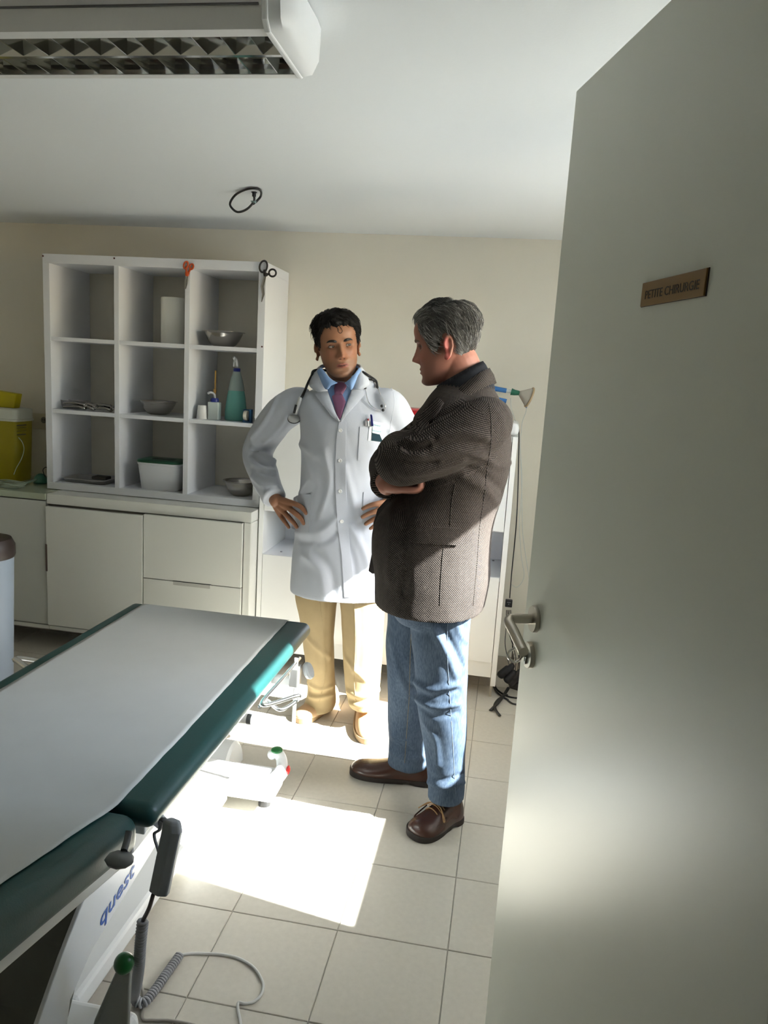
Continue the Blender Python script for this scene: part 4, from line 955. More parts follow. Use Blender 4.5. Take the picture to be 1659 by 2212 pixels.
obj('clip', MB().tube([S(801.5,899,.018), S(803.5,921,.015)], .0014, 6), MATS['pen_blue'], pe1)
pn = MB().tube([S(795,921,.007), S(794.5,909,.008)], .0036, 8); pe2 = obj('pen', pn, WPLAST, smooth=True); tag(pe2, 'white pen with a red end in the breast pocket', 'pen')
obj('pen_end', MB().tube([S(794.5,909.5,.008), S(794.3,905.5,.0085)], .0036, 8), mat('pen_red', (.30,.015,.03), .4), pe2, smooth=True)
pn = MB().tube([S(790,920,.006), S(789.5,909,.007)], .0024, 8); pe3 = obj('pen', pn, mat('pen_clear', (.55,.52,.55), .25), smooth=True); tag(pe3, 'slim clear pen at the left edge of the breast pocket', 'pen')
# ------------------------------------------------------------------ the man in tweed
om_base = Vector((-.17,2.46,0))
YO = 2.43
R1 = rotm(math.radians(-98), math.radians(12), math.radians(3))
earp = Py(968,752,2.35)                                             # his left ear (camera side)
MO = Matrix.Translation(earp) @ R1 @ Matrix.Scale(1.075,4) @ Matrix.Translation((-.0735,-.016,.020))
hk = dict(chin=.75, jaw=1.12, jowl=.05, fleshy=.6, top=.86)
ho = head_mb(MO, earw=.68, nose=1.05, **hk)
def HO(x,y,z): return MO @ Vector((x,y,z))
ox = -.175
def lv_(pf, pb, z=None, b=.2, y=YO, dy=0):                           # one trunk level from its front and back edge
    a = Py(*pf, y); c = Py(*pb, y); return ((a.x+c.x)/2, y+dy, (a.z+c.z)/2, abs(c.x-a.x)/2, b)
NB = Py(1003,840,YO+.02)
neck = limb([HO(0,.012,-.03), HO(0,.030,-.075), NB, V(NB.x+.03,YO+.01,1.42)], [.058,.062,.066,.08], 5, 24)
core = trunk([(-.20,YO,.80,.11,.15),(-.21,YO,.95,.13,.16),(-.20,YO,1.1,.13,.16),(-.15,YO,1.3,.10,.15),(-.13,YO,1.42,.08,.10),(-.13,YO,1.47,.055,.06)], 0)
SN = Py(1046,918,2.255); EN = Py(864,1001,2.225); FN = Py(862,975,2.42); FN2 = Py(893,962,2.58)
SF = Py(980,900,2.64); EF = Py(838,1000,2.60); WF = Py(836,1050,2.32)
hm_ = [Py(872,1052,2.29), Py(874,1056,2.277), Py(875,1058,2.263), Py(873,1057,2.25)]
hf_ = [[Py(894,1053,2.285),Py(908,1047,2.28),Py(907,1034,2.276)], [Py(897,1057,2.27),Py(911,1051,2.265),Py(911,1037,2.262)],
       [Py(898,1059,2.255),Py(912,1053,2.25),Py(912,1038,2.25)], [Py(894,1058,2.242),Py(906,1053,2.24),Py(907,1040,2.24)]]
handf = hand_mb(WF, hm_, hf_, [Py(850,1044,2.31),Py(868,1040,2.30),Py(886,1038,2.295)], rf=.0112, palm_th=.0195)
body = join(ho, neck, core, limb([SN+V(0,.05,0),SN,EN,FN,FN2],[.05,.05,.042,.035,.028]), limb([SF,EF,WF],[.05,.042,.030]), handf,
            hand_mb(FN2, [FN2+V(.05,.04,.0),FN2+V(.05,.04,.02),FN2+V(.05,.045,-.02),FN2+V(.05,.04,-.035)], [[FN2+V(.08,.05,.0),FN2+V(.11,.06,.0)],[FN2+V(.08,.05,.02),FN2+V(.11,.06,.02)],[FN2+V(.08,.05,-.02),FN2+V(.11,.06,-.02)],[FN2+V(.08,.05,-.035),FN2+V(.10,.06,-.035)]], None),
            limb([V(-.20,2.36,.84), Py(950,1500,2.38), Py(960,1690,2.42)],[.09,.055,.042]), limb([V(-.22,2.53,.84), Py(872,1480,2.60), Py(880,1620,2.65)],[.09,.055,.042]))
oV, oF, oN = remesh(body, .0032, 2, .5)
old = make('person', oV, oF, SKIN, origin=om_base, smooth='all')
tag(old, 'grey-haired man in a brown tweed jacket and jeans, seen in profile, arms crossed', 'person')
setcol(old, skin_cols(oV, MO.inverted(), (.40,.175,.125), (.26,.07,.065), (.30,.13,.10), .35, ru_amt=.45, ear=(.46,.10,.085)))
bvO = bvh_of((oV, oF))
eyes(MO, old, gaze=(0,-1,-.15), skin=mat('eyelid_skin_ruddy', (.27,.095,.062), .5), lid=.0006, brow=[(.014,.0850,.0155),(.020,.0885,.0165),(.030,.0870,.0180),(.041,.0800,.0175),(.050,.0700,.0135)], browm=mat('brow_grey', (.20,.12,.085), .7), which=(-1,1))
# ear canal shade as geometry: a small hollow
OHAIR = mat('grey_hair', (.2,.2,.2), .55, attr='Col', spec=.3)
def ocol(p, q):
    silver = np.clip(.35+2.2*max(0,-p.y-.03)*3+1.1*max(0,.06-p.z)*4*(p.y < .05)-.3*(p.z > .09),0,1)
    g = .034+.15*silver+.20*silver*q**2+(.18*q**5); return (g*1.05, g*1.0, g*.93)
def othick(ph, Z, P):
    d = np.abs(np.degrees(ph)); top = np.clip((Z-.05)/.07,0,1)
    return .006+.006*top+.010*np.clip(1-d/45,0,1)*np.clip((Z-.05)/.03,0,1)-.003*(d > 120)
hm, hcl = hair_mb(MO, [(0,.062),(18,.064),(32,.064),(44,.052),(54,.030),(62,.010),(70,-.018),(78,-.034),(86,-.030),(93,.010),(104,.012),(113,-.020),(122,-.048),(140,-.070),(160,-.080),(180,-.083)],
                  othick, 5, 4200, ocol, .032, lambda p: Vector((p.x*3, .9 if p.z > .06 else .55, .1 if (p.z > .06 and p.y < -.02) else -.75)), hk=hk, noise=.003, sw=.0006,
                  lumps=(((0,-.095,.075),.030,.006),))
hr = obj('hair', hm, OHAIR, old, smooth='all'); setcol(hr, hcl)
# turtleneck
KNIT = mat('navy_knit', (.012,.014,.020), .9, bump=.2, bscale=500)
tn = [Py(1000,800,YO), Py(1000,832,YO), Py(1003,860,YO)]
fr_, bk_ = Py(944,836,YO), Py(1043,782,YO)
ctop = (fr_+bk_)/2; f2, b2 = Py(948,862,YO), Py(1062,822,YO); cbot = (f2+b2)/2
tu = (bk_-fr_).normalized(); R = []
for k, (c_, a_, s_) in enumerate(((ctop+V(0,0,-.006), (bk_-fr_).length/2-.010, 0),(ctop+V(0,0,.003),(bk_-fr_).length/2-.002,0),(ctop*.75+cbot*.25,(bk_-fr_).length/2+.004,0),(ctop*.4+cbot*.6,(b2-f2).length/2,0),(cbot,(b2-f2).length/2+.004,0),(cbot+V(.0,0,-.05),(b2-f2).length/2+.02,0))):
    rg = []
    for q in range(96):
        a = 2*PI*q/96; rr_ = 1+.022*math.cos(q*PI) if k > 0 else 1
        rr_ = 1+.034*(1 if q % 2 else -1)
        rg.append(c_+tu*(a_*math.cos(a)*rr_)+V(0,1,0)*(.070*math.sin(a)*rr_*(1+.12*k)))
    R.append(rg)
tur = obj('turtleneck', MB().rings(R, cap=False), KNIT, old, smooth='all')
# jeans
DEN = bpy.data.materials.new('denim'); DEN.use_nodes = True; N = DEN.node_tree.nodes; L = DEN.node_tree.links; b = N['Principled BSDF']
b.inputs['Roughness'].default_value = .85; b.inputs['Specular IOR Level'].default_value = .2
tc = N.new('ShaderNodeTexCoord'); n1_ = N.new('ShaderNodeTexNoise'); n1_.inputs['Scale'].default_value = 5; n1_.inputs['Detail'].default_value = 3
n2_ = N.new('ShaderNodeTexNoise'); n2_.inputs['Scale'].default_value = 260; mp = N.new('ShaderNodeMapping'); mp.inputs['Scale'].default_value = (1,1,.18)
L.new(tc.outputs['Object'], n1_.inputs['Vector']); L.new(tc.outputs['Object'], mp.inputs['Vector']); L.new(mp.outputs[0], n2_.inputs['Vector'])
cr_ = N.new('ShaderNodeValToRGB'); cr_.color_ramp.elements[0].position = .32; cr_.color_ramp.elements[0].color = (.024,.043,.078,1); cr_.color_ramp.elements[1].position = .72; cr_.color_ramp.elements[1].color = (.098,.134,.185,1)
ma = N.new('ShaderNodeMath'); ma.operation = 'MULTIPLY_ADD'; ma.inputs[1].default_value = .55; L.new(n2_.outputs['Fac'], ma.inputs[0])
mb_ = N.new('ShaderNodeMath'); mb_.operation = 'MULTIPLY'; mb_.inputs[1].default_value = .5; L.new(n1_.outputs['Fac'], mb_.inputs[0]); L.new(mb_.outputs[0], ma.inputs[2])
L.new(ma.outputs[0], cr_.inputs[0]); L.new(cr_.outputs[0], b.inputs['Base Color'])
def lg(pl, pr, y, b): a = Py(*pl, y); c = Py(*pr, y); return ((a.x+c.x)/2, y, (a.z+c.z)/2, abs(c.x-a.x)/2, b)
jn = trunk([lg((880,1270),(1035,1275),2.36,.085), lg((884,1320),(1018,1325),2.36,.085), lg((890,1400),(1012,1405),2.365,.082), lg((898,1470),(1010,1475),2.375,.076), lg((903,1540),(1009,1545),2.385,.072), lg((914,1600),(1008,1605),2.40,.070), lg((922,1660),(1004,1665),2.415,.070), lg((924,1695),(1003,1700),2.415,.072), lg((924,1716),(1002,1724),2.41,.074)])
jf = trunk([lg((836,1270),(960,1275),2.53,.085), lg((838,1320),(945,1325),2.54,.085), lg((834,1400),(930,1405),2.56,.080), lg((838,1480),(925,1485),2.59,.074), lg((838,1550),(922,1556),2.62,.070), lg((840,1600),(922,1606),2.64,.070), lg((838,1632),(924,1645),2.64,.074), lg((838,1642),(925,1659),2.64,.074)])
jV, jF, jN = remesh(join(jn, jf, trunk([(-.215,YO,.98,.14,.17),(-.215,YO,.90,.145,.18),(-.215,YO,.80,.145,.18),(-.21,YO,.735,.11,.15)], 0)), .006, 5)
bvJ = bvh_of((jV, jF))
FJ = [(.010,.012,[(895,1470),(930,1490),(985,1478)]),(-.007,.010,[(893,1485),(930,1507),(990,1492)]),(.009,.011,[(898,1508),(935,1528),(990,1520)]),(-.006,.010,[(905,1528),(940,1548),(990,1540)]),(.008,.014,[(930,1350),(960,1400),(985,1460)]),(-.006,.012,[(950,1350),(980,1400),(1000,1440)]),
      (.007,.012,[(985,1340),(995,1370),(1008,1385)]),(.008,.011,[(925,1690),(955,1700),(1000,1690)]),(-.006,.010,[(928,1675),(960,1685),(1000,1672)]),(.006,.012,[(915,1560),(940,1600),(945,1650)]),(.007,.012,[(845,1620),(870,1636),(915,1640)]),(.006,.012,[(850,1590),(880,1600),(905,1625)]),(.006,.014,[(845,1380),(860,1450),(880,1500)]),(-.005,.012,[(842,1600),(865,1615),(900,1620)])]
jV = folds(jV, jN, bvJ, FJ, 2.4); jV = wrinkle(jV, jN, .0030, 9, 21, (1,1,.6))
jns = cloth_obj('jeans', jV, jF, DEN, old); bvJ = bvh_of((jV, jF))
STI = mat('jeans_stitch', (.16,.13,.075), .8); WORN = mat('denim_worn_edge', (.14,.19,.26), .9)
obj('side_seam', seam(bvJ, [(968,1320),(966,1400),(970,1480),(975,1560),(980,1640),(984,1715)], .0009, .0, 6, 2.4), WORN, jns, smooth='all')
obj('inner_seam', seam(bvJ, [(888,1370),(886,1420),(884,1500),(880,1560),(876,1620),(874,1648)], .0010, .0, 6, 2.6), STI, jns, smooth='all')
# shoes
BRN = mat('brown_leather', (.055,.020,.013), .26, bump=.05, bscale=60, vary=.15, vscale=18, spec=.6); BSO = mat('dark_sole', (.020,.014,.012), .6)
a_ = Pz(915,1690,0); b_ = Pz(760,1668,0)
shoe(a_+V(.03,.005,0), b_+V(-.003,.0,0), .104, 1.15, 'shoe', BRN, BSO, old, laces=True)
a_ = Pz(982,1768,0); b_ = Pz(893,1812,0)
sh2, hl, d, s, L_ = shoe(a_+V(.004,.008,0), b_+V(-.004,-.004,0), .108, 1.15, 'shoe', BRN, BSO, old, laces=True)
LACE = mat('lace_tan', (.30,.17,.07), .7)
def sp(u, a, z): return hl+d*(u*L_)+s*(a)+V(0,0,z)
lc_ = MB()
for u, z in ((.46,.095),(.52,.086),(.58,.077)): lc_.tube(cr([sp(u,-.032,z-.014), sp(u+.01,-.012,z+.001), sp(u+.01,.012,z+.001), sp(u,.032,z-.014)],4), .0019, 6)
lc_.tube(cr([sp(.50,.0,.090), sp(.53,.03,.088), sp(.60,.058,.062), sp(.56,.054,.066), sp(.50,.02,.090)],5), .0019, 6)
lc_.tube(cr([sp(.50,.0,.090), sp(.54,-.03,.086), sp(.62,-.057,.058), sp(.58,-.054,.062), sp(.50,-.02,.090)],5), .0019, 6)
obj('lace', lc_, LACE, sh2, smooth='all')
obj('apron_seam', MB().tube(cr([sp(.48,-.048,.062), sp(.62,-.050,.050), sp(.78,-.042,.046), sp(.87,-.018,.045), sp(.88,.012,.045), sp(.80,.040,.046), sp(.64,.050,.050), sp(.48,.048,.062)],5), .0024, 6), BRN, sh2, smooth='all')
# jacket
TW = bpy.data.materials.new('tweed'); TW.use_nodes = True; N = TW.node_tree.nodes; L = TW.node_tree.links; b = N['Principled BSDF']
b.inputs['Roughness'].default_value = .95; b.inputs['Specular IOR Level'].default_value = .15
at_ = N.new('ShaderNodeAttribute'); at_.attribute_name = 'weave'; sp3 = N.new('ShaderNodeSeparateXYZ'); L.new(at_.outputs['Vector'], sp3.inputs[0])
def mth(op, a, b=None):
    q = N.new('ShaderNodeMath'); q.operation = op
    for i_, v_ in enumerate((a, b)):
        if v_ is None: continue
        if isinstance(v_, (int, float)): q.inputs[i_].default_value = v_
        else: L.new(v_, q.inputs[i_])
    return q.outputs[0]
KW = 2*PI/.0066
d1 = mth('MULTIPLY', mth('ADD', sp3.outputs[0], sp3.outputs[1]), KW); d2 = mth('MULTIPLY', mth('SUBTRACT', sp3.outputs[0], sp3.outputs[1]), KW)
pr_ = mth('MULTIPLY', mth('ADD', mth('SINE', d1), 1.0), mth('ADD', mth('SINE', d2), 1.0))
nz_ = N.new('ShaderNodeTexNoise'); nz_.inputs['Scale'].default_value = 90; tc = N.new('ShaderNodeTexCoord'); L.new(tc.outputs['Object'], nz_.inputs['Vector'])
val = mth('MULTIPLY', pr_, mth('ADD', nz_.outputs['Fac'], .5))
rp = N.new('ShaderNodeValToRGB'); rp.color_ramp.elements[0].position = .34; rp.color_ramp.elements[0].color = (.017,.014,.013,1); rp.color_ramp.elements[1].position = .85; rp.color_ramp.elements[1].color = (.14,.117,.103,1)
L.new(mth('MULTIPLY', val, .45), rp.inputs[0]); L.new(rp.outputs[0], b.inputs['Base Color'])
bu = N.new('ShaderNodeBump'); bu.inputs['Strength'].default_value = .3; bu.inputs['Distance'].default_value = .002; L.new(val, bu.inputs['Height']); L.new(bu.outputs[0], b.inputs['Normal'])
def weave(o, U, W_):
    a_ = o.data.attributes.new('weave', 'FLOAT_VECTOR', 'POINT'); q = np.zeros((len(U),3)); q[:,0] = U; q[:,1] = W_; a_.data.foreach_set('vector', q.ravel())
def wpl(o): 
    q = np.array([list(v.co) for v in o.data.vertices]); weave(o, q[:,0]+.3*q[:,1], q[:,2]); return o
jt = trunk([lv_((813,1296),(1046,1300),b=.235), lv_((812,1240),(1058,1245),b=.235), lv_((806,1180),(1060,1185),b=.235), lv_((818,1120),(1066,1125),b=.235), lv_((872,1060),(1086,1065),b=.215), lv_((896,1000),(1101,1005),b=.212), lv_((894,945),(1106,945),b=.215), lv_((896,908),(1101,908),b=.215), lv_((915,880),(1088,880),b=.195), lv_((930,860),(1078,852),b=.150), lv_((946,842),(1068,832),b=.100), lv_((958,832),(1060,818),b=.085)], 0, e=.88)
sn = limb([SN+V(.0,.09,.012), SN+V(.0,.015,.0), Py(955,968,2.215), EN+V(.004,0,.0), FN, FN2], [.060,.082,.080,.070,.066,.056], 6, 26)
sf = limb([SF+V(.03,-.03,.0), SF, Py(905,955,2.66), EF, Py(836,1030,2.46), Py(833,1048,2.385)], [.070,.078,.074,.062,.056,.052], 6, 26, dome=False)
kV, kF, kN = remesh(join(jt, sn, sf), .006, 5)
bvK = bvh_of((kV, kF))
FK = [(.008,.010,[(875,950),(900,957),(930,950)]),(-.008,.009,[(868,962),(890,972),(925,962)]),(.010,.011,[(865,975),(880,985),(910,985)]),(-.008,.009,[(872,992),(895,1002),(940,1000)]),(.007,.012,[(950,945),(1000,935),(1050,945)]),(-.005,.010,[(945,962),(1000,955),(1050,962)]),(.006,.012,[(920,985),(990,975),(1050,990)]),
      (.006,.012,[(880,1025),(930,1018),(1000,995)]),(-.005,.010,[(845,1000),(850,1025),(870,1040)]),(.007,.012,[(1060,1000),(1085,1010),(1100,1000)]),(-.006,.012,[(1010,1010),(1050,1030),(1085,1060)]),(.006,.014,[(1000,1030),(1050,1060),(1075,1090)]),(.006,.02,[(850,1090),(845,1160),(840,1250)]),(-.006,.016,[(870,1080),(880,1150),(870,1280)])]
kV = folds(kV, kN, bvK, FK, 2.3); kV = wrinkle(kV, kN, .0028, 5, 31, (1,1,.7)); kV = wrinkle(kV, kN, .0010, 13, 33)
jac = cloth_obj('jacket', kV, kF, TW, old, cut=.80)
def along(Vv, pts):
    best = np.full(len(Vv),1e9); U = np.zeros(len(Vv)); Wv = np.zeros(len(Vv)); acc = 0
    P_ = cr(pts, 6)
    for a, b_ in zip(P_[:-1], P_[1:]):
        A_ = np.array(a); ab = np.array(b_)-A_; l = np.linalg.norm(ab); dr = ab/l; t_ = np.clip(((Vv-A_)@ab)/(l*l),0,1)
        rel = Vv-(A_+t_[:,None]*ab); ds = np.linalg.norm(rel,axis=1); e1_ = np.cross(dr,[0,1,0]); e1_ /= np.linalg.norm(e1_); e2_ = np.cross(dr,e1_)
        ang = np.arctan2(rel@e1_, -(rel@e2_)*np.sign(e2_[1]) if abs(e2_[1])>.2 else rel@e2_); k_ = ds < best
        best[k_] = ds[k_]; U[k_] = (acc+t_*l)[k_]; Wv[k_] = (ang*.072)[k_]; acc += l
    return best, U, Wv
bd_, ua, wa = along(kV, [SN+V(0,.01,0), Py(955,968,2.215), EN])
slm = (bd_ < .105) & (kV[:,1] < 2.30) & (ua > .012)
dl_ = np.array(EN-SN); dl_[1] = 0; dl_ /= np.linalg.norm(dl_); pl2 = np.cross(dl_, [0,1,0]); rel_ = kV-np.array(SN); ua = rel_@dl_; wa = rel_@pl2+.35*(kV[:,1]-2.2)
cxz = np.interp(kV[:,2], [.78,1.05,1.3,1.5], [-.21,-.19,-.13,-.13]); th_ = np.arctan2(kV[:,0]-cxz, -(kV[:,1]-YO))
weave(jac, np.where(slm, ua, th_*.225), np.where(slm, wa, kV[:,2])); bvK = bvh_of((kV, kF))
bvKO = bvh_of((kV, kF), ([v.co+ORG[tur] for v in tur.data.vertices], [tuple(p.vertices) for p in tur.data.polygons]))
ups = [((948,880),2.31),((968,860),2.325),((1003,830),2.335),((1036,806),2.365),((1054,797),YO),((1050,800),2.50),((1020,822),2.525),((985,848),2.53)]
los = [((953,899),2.285),((976,880),2.285),((1012,856),2.295),((1050,834),2.345),((1068,827),YO),((1062,832),2.52),((1020,856),2.56),((985,878),2.57)]
U_ = cr([Py(*a,b) for a,b in ups],6); O_ = cr([Py(*a,b) for a,b in los],6); R = []
for a, b in zip(U_, O_):
    c_ = Py(1005,830,YO); out_ = Vector(((a+b)/2-c_)); out_.z = 0; out_.normalize()
    R.append([a-out_*.004, a+out_*.004+V(0,0,.003), a*.6+b*.4+out_*.010, b+out_*.006, b-out_*.003, a*.5+b*.5-out_*.006])
wpl(obj('collar', MB().rings(R), TW, jac, smooth='all'))
wpl(obj('lapel', patch(bvK, [(949,862),(960,873),(950,892),(930,915),(912,935),(902,942),(902,930),(906,908),(928,880)], .004, .006, 8, 2.3, puff=.004), TW, jac, smooth=True))
wpl(obj('pocket_flap', patch(bvK, [(890,1136),(985,1140),(997,1143),(992,1160),(988,1177),(950,1175),(905,1172),(889,1169),(887,1150)], .002, .006, 9, 2.2), TW, jac, smooth=True))
DKS = mat('tweed_seam', (.022,.018,.015), .95)
obj('seam', seam(bvK, [(1056,872),(1061,910),(1060,960),(1053,1005)], .0015, .0, 6, 2.2), DKS, jac, smooth='all')
obj('seam', seam(bvK, [(983,1045),(975,1090),(972,1138)], .0013, .0, 6, 2.2), DKS, jac, smooth='all')
obj('seam', seam(bvK, [(958,1180),(953,1240),(950,1308)], .0013, .0, 6, 2.2), DKS, jac, smooth='all')
obj('seam', seam(bvK, [(1052,1010),(1046,1070),(1036,1140),(1030,1220),(1022,1308)], .0013, .0, 6, 2.2), DKS, jac, smooth='all')
# far front panel hanging open past the belly
fp = [Py(x, y, 2.60) for x, y in ((880,1068),(845,1068),(815,1100),(806,1130),(806,1180),(797,1225),(795,1234),(803,1240),(830,1240),(880,1225),(890,1120))]
obj('front_panel', MB().prism(fp, (0,.012,0)), mat('jacket_lining_side', (.022,.017,.016), .9), jac, bevel=.004)
# ------------------------------------------------------------------ things on the shelves
def on_shelf(px, py, y, z): p = Py(px, py, y); return V(p.x, y, z)
Z1, Z2, Z0 = SH[0]+.0205, SH[1]+.0205, sz0+T+.0005
PAPR = mat('paper_roll', (.86,.85,.78), .9, bump=.05, bscale=90)
pr0 = on_shelf(376,690,3.70,Z1); hgt = Py(376,640,3.60).z-Z1
ro = obj('paper_roll', MB().lathe([(.018,0),(.062,0),(.064,.004),(.064,hgt-.004),(.062,hgt),(.022,hgt),(.020,hgt-.02),(.0,hgt-.02)], pr0, 28), PAPR, smooth=True)
tag(ro, 'thick white paper towel roll in the top middle cubby', 'paper roll')
obj('core', MB().lathe([(.0185,0),(.0225,0),(.0225,hgt+.0015),(.0185,hgt+.0015)], pr0, 20), mat('card_core', (.42,.36,.26), .9), ro, smooth=True)
BOWL = mat('bowl_steel', (.42,.40,.37), .24, 1)
def bowl(px, py, y, z, R_, h, label, rimw=.010):
    c = on_shelf(px, py, y, z)
    prof = [(.001,0),(R_*.45,0),(R_*.62,h*.12),(R_*.82,h*.48),(R_*.95,h*.85),(R_*.98,h),(R_+rimw,h+.001),(R_+rimw,h+.003),(R_*.975,h+.003),(R_*.93,h*.86),(R_*.80,h*.50),(R_*.60,h*.16),(R_*.43,h*.05),(.001,h*.05)]
    o = obj('steel_bowl', MB().lathe(prof, c, 36), BOWL, smooth='all'); tag(o, label, 'bowl', 'steel bowls on the shelves'); return o
bowl(483,725,3.68,Z1,.098,.072,'steel bowl with a wide flat rim in the top right cubby')
bowl(342,880,3.70,Z2,.092,.066,'steel bowl in the middle cubby of the shelf unit', .006)
bowl(521,1050,3.66,Z0,.086,.074,'steel bowl in the bottom right cubby, half behind the sleeve', .010)
# instruments in the left middle cubby
INS = mat('instrument_steel', (.34,.33,.32), .10, 1)
y_ = 3.63
def ip(px, py, y=y_, dz=0): p = Py(px, py, y); p.z = max(p.z, Z2+.003); return p+V(0,0,dz)
kd = []
c = on_shelf(152,880,3.66,Z2); 
def kidney(s, z): return [V(c.x+.085*s*math.cos(a), c.y+.04*s*math.sin(a)+.03*math.cos(a)**2, z) for a in np.linspace(0,2*PI,28,endpoint=False)]
o = obj('kidney_dish', MB().rings([kidney(.75,Z2+.0005),kidney(.92,Z2+.02),kidney(1.0,Z2+.040),kidney(1.05,Z2+.042),kidney(1.05,Z2+.044),kidney(.97,Z2+.043),kidney(.88,Z2+.02),kidney(.7,Z2+.004)]), INS, smooth='all'); tag(o, 'shiny steel kidney dish at the left of the middle left cubby', 'dish')
for px, y, L_, an, lb in ((165,3.585,.13,.15,'steel speculum lying in front of the kidney dish'),(190,3.60,.10,-.3,'steel speculum with a round handle end in the middle of the instrument heap'),(222,3.60,.13,.1,'long steel speculum at the right of the instrument heap')):
    a = on_shelf(px, 885, y, Z2+.013); d = V(math.cos(an), math.sin(an)*.6, 0).normalized(); s = V(-d.y,d.x,0)
    sp_o = empty('speculum', a-V(0,0,.012)); tag(sp_o, lb, 'speculum', 'steel specula in the middle left cubby')
    obj('blade', MB().tube(cr([a-d*L_*.5, a-d*L_*.2+V(0,0,.004), a+d*L_*.15+V(0,0,.006), a+d*L_*.3],4), [.009]*5+[.015]*5+[.017]*3, 10, flat=.6, up=(0,0,1), dome=True), INS, sp_o, smooth='all')
    obj('blade', MB().tube(cr([a-d*L_*.5+V(0,0,.020), a-d*L_*.1+V(0,0,.024), a+d*L_*.3+V(0,0,.018)],4), [.009]*4+[.014]*5, 10, flat=.5, up=(0,0,1), dome=True), INS, sp_o, smooth='all')
    obj('handle', MB().tube(cr([a+d*L_*.28, a+d*L_*.36+V(0,0,.012), a+d*L_*.46+s*.012+V(0,0,.016), a+d*L_*.55+s*.022+V(0,0,.004)],5), .0055, 8, dome=True).tube([a+d*L_*.33+V(.011*math.cos(q),0,.014+.011*math.sin(q)) for q in np.linspace(0,2*PI,14,endpoint=False)], .0026, 6, close=True), INS, sp_o, smooth='all')
for px, dz, lb in ((205,.030,'steel forceps lying across the top of the instrument heap'),(238,.004,'steel forceps at the right end of the instrument heap')):
    a = on_shelf(px, 880, 3.655, Z2+.006+dz); d = V(.9,.25,-.10 if dz > .02 else 0).normalized(); s = d.cross(V(0,0,1)).normalized()
    fo = empty('forceps', a-V(0,0,.005)); tag(fo, lb, 'forceps', 'steel forceps in the middle left cubby')
    for q in (-1,1):
        obj('arm', MB().tube(cr([a-d*.07+s*.001*q, a+s*.004*q, a+d*.05-s*.010*q],4), [.0026]*9, 6), INS, fo, smooth='all')
        obj('finger_ring', MB().tube([a+d*(.060+.011*math.cos(w_))-s*q*(.012-.010*math.sin(w_)) for w_ in np.linspace(0,2*PI,14,endpoint=False)], .0022, 6, close=True), INS, fo, smooth='all')
tr0 = on_shelf(196,1050,3.66,Z0+.0005)
TR = mat('tray_steel', (.55,.54,.52), .3, 1)
def rr(hx, hy, z, r=.02): 
    out = []
    for qx, qy, a0 in ((1,1,0),(-1,1,PI/2),(-1,-1,PI),(1,-1,1.5*PI)):
        for a in np.linspace(a0,a0+PI/2,6): out.append(V(tr0.x+qx*(hx-r)+r*math.cos(a), tr0.y+qy*(hy-r)+r*math.sin(a), z))
    return out
o = obj('steel_tray', MB().rings([rr(.112,.066,tr0.z),rr(.120,.074,tr0.z+.018),rr(.128,.082,tr0.z+.021),rr(.128,.082,tr0.z+.023),rr(.118,.072,tr0.z+.021),rr(.110,.064,tr0.z+.003)]), TR, smooth='all'); tag(o, 'shallow grey steel tray in the bottom left cubby', 'tray')
b0 = tr0+V(.085,-.03,.024); o = obj('dark_case', MB().box(b0.x-.045,b0.y-.03,b0.z, b0.x+.035,b0.y+.03,b0.z+.016), mat('case_dark', (.05,.045,.04), .5), bevel=.004); tag(o, 'small dark flat case lying on the steel tray', 'case')
# wipes box with green lid
tb = on_shelf(353,1030,3.645,Z0)
def rr2(hx, hy, z, r): 
    out = []
    for qx, qy, a0 in ((1,1,0),(-1,1,PI/2),(-1,-1,PI),(1,-1,1.5*PI)):
        for a in np.linspace(a0,a0+PI/2,7): out.append(V(tb.x+qx*(hx-r)+r*math.cos(a), tb.y+qy*(hy-r)+r*math.sin(a), z))
    return out
bx_ = empty('storage_box', tb); tag(bx_, 'white plastic tub with a green slotted lid in the bottom middle cubby', 'box')
hB = Py(353,1002,3.575).z-Z0
obj('tub', MB().rings([rr2(.096,.064,tb.z,.028),rr2(.100,.067,tb.z+.004,.03),rr2(.114,.079,tb.z+hB-.012,.034),rr2(.117,.082,tb.z+hB-.010,.036),rr2(.117,.082,tb.z+hB,.036)]), mat('tub_white', (.66,.68,.72), .35), bx_, smooth=True)
obj('lid', MB().rings([rr2(.118,.083,tb.z+hB+.0002,.036),rr2(.120,.085,tb.z+hB+.004,.037),rr2(.118,.083,tb.z+hB+.012,.036),rr2(.108,.073,tb.z+hB+.015,.03)]), mat('lid_green', (.012,.075,.042), .35), bx_, smooth=True)
obj('slot', MB().box(tb.x-.055,tb.y-.020,tb.z+hB+.0152, tb.x+.065,tb.y+.016,tb.z+hB+.0162), BLACK, bx_)
# right middle cubby
cu = on_shelf(437,905,3.615,Z2); o = obj('paper_cup', MB().lathe([(.001,.0),(.0285,0),(.029,.002),(.0225,.066),(.022,.0675),(.001,.0675)], cu, 24).lathe([(.0292,.006),(.0298,.008),(.0292,.010)], cu, 24, cap=False), mat('cup_white', (.76,.76,.74), .5), smooth=True); tag(o, 'small white cup standing upside down in the right middle cubby', 'cup')
bo = on_shelf(463,905,3.625,Z2); bt = empty('pump_bottle', bo); tag(bt, 'square white bottle with a dark blue cap beside the white cup', 'bottle')
obj('body', MB().box(bo.x-.0285,bo.y-.022,bo.z, bo.x+.0285,bo.y+.022,bo.z+.088), mat('bottle_grey', (.50,.56,.55), .4), bt, bevel=.004)
obj('cap', MB().lathe([(.001,.0885),(.021,.0885),(.022,.098),(.017,.108),(.001,.109)], bo, 18), BLUEP, bt, smooth=True)
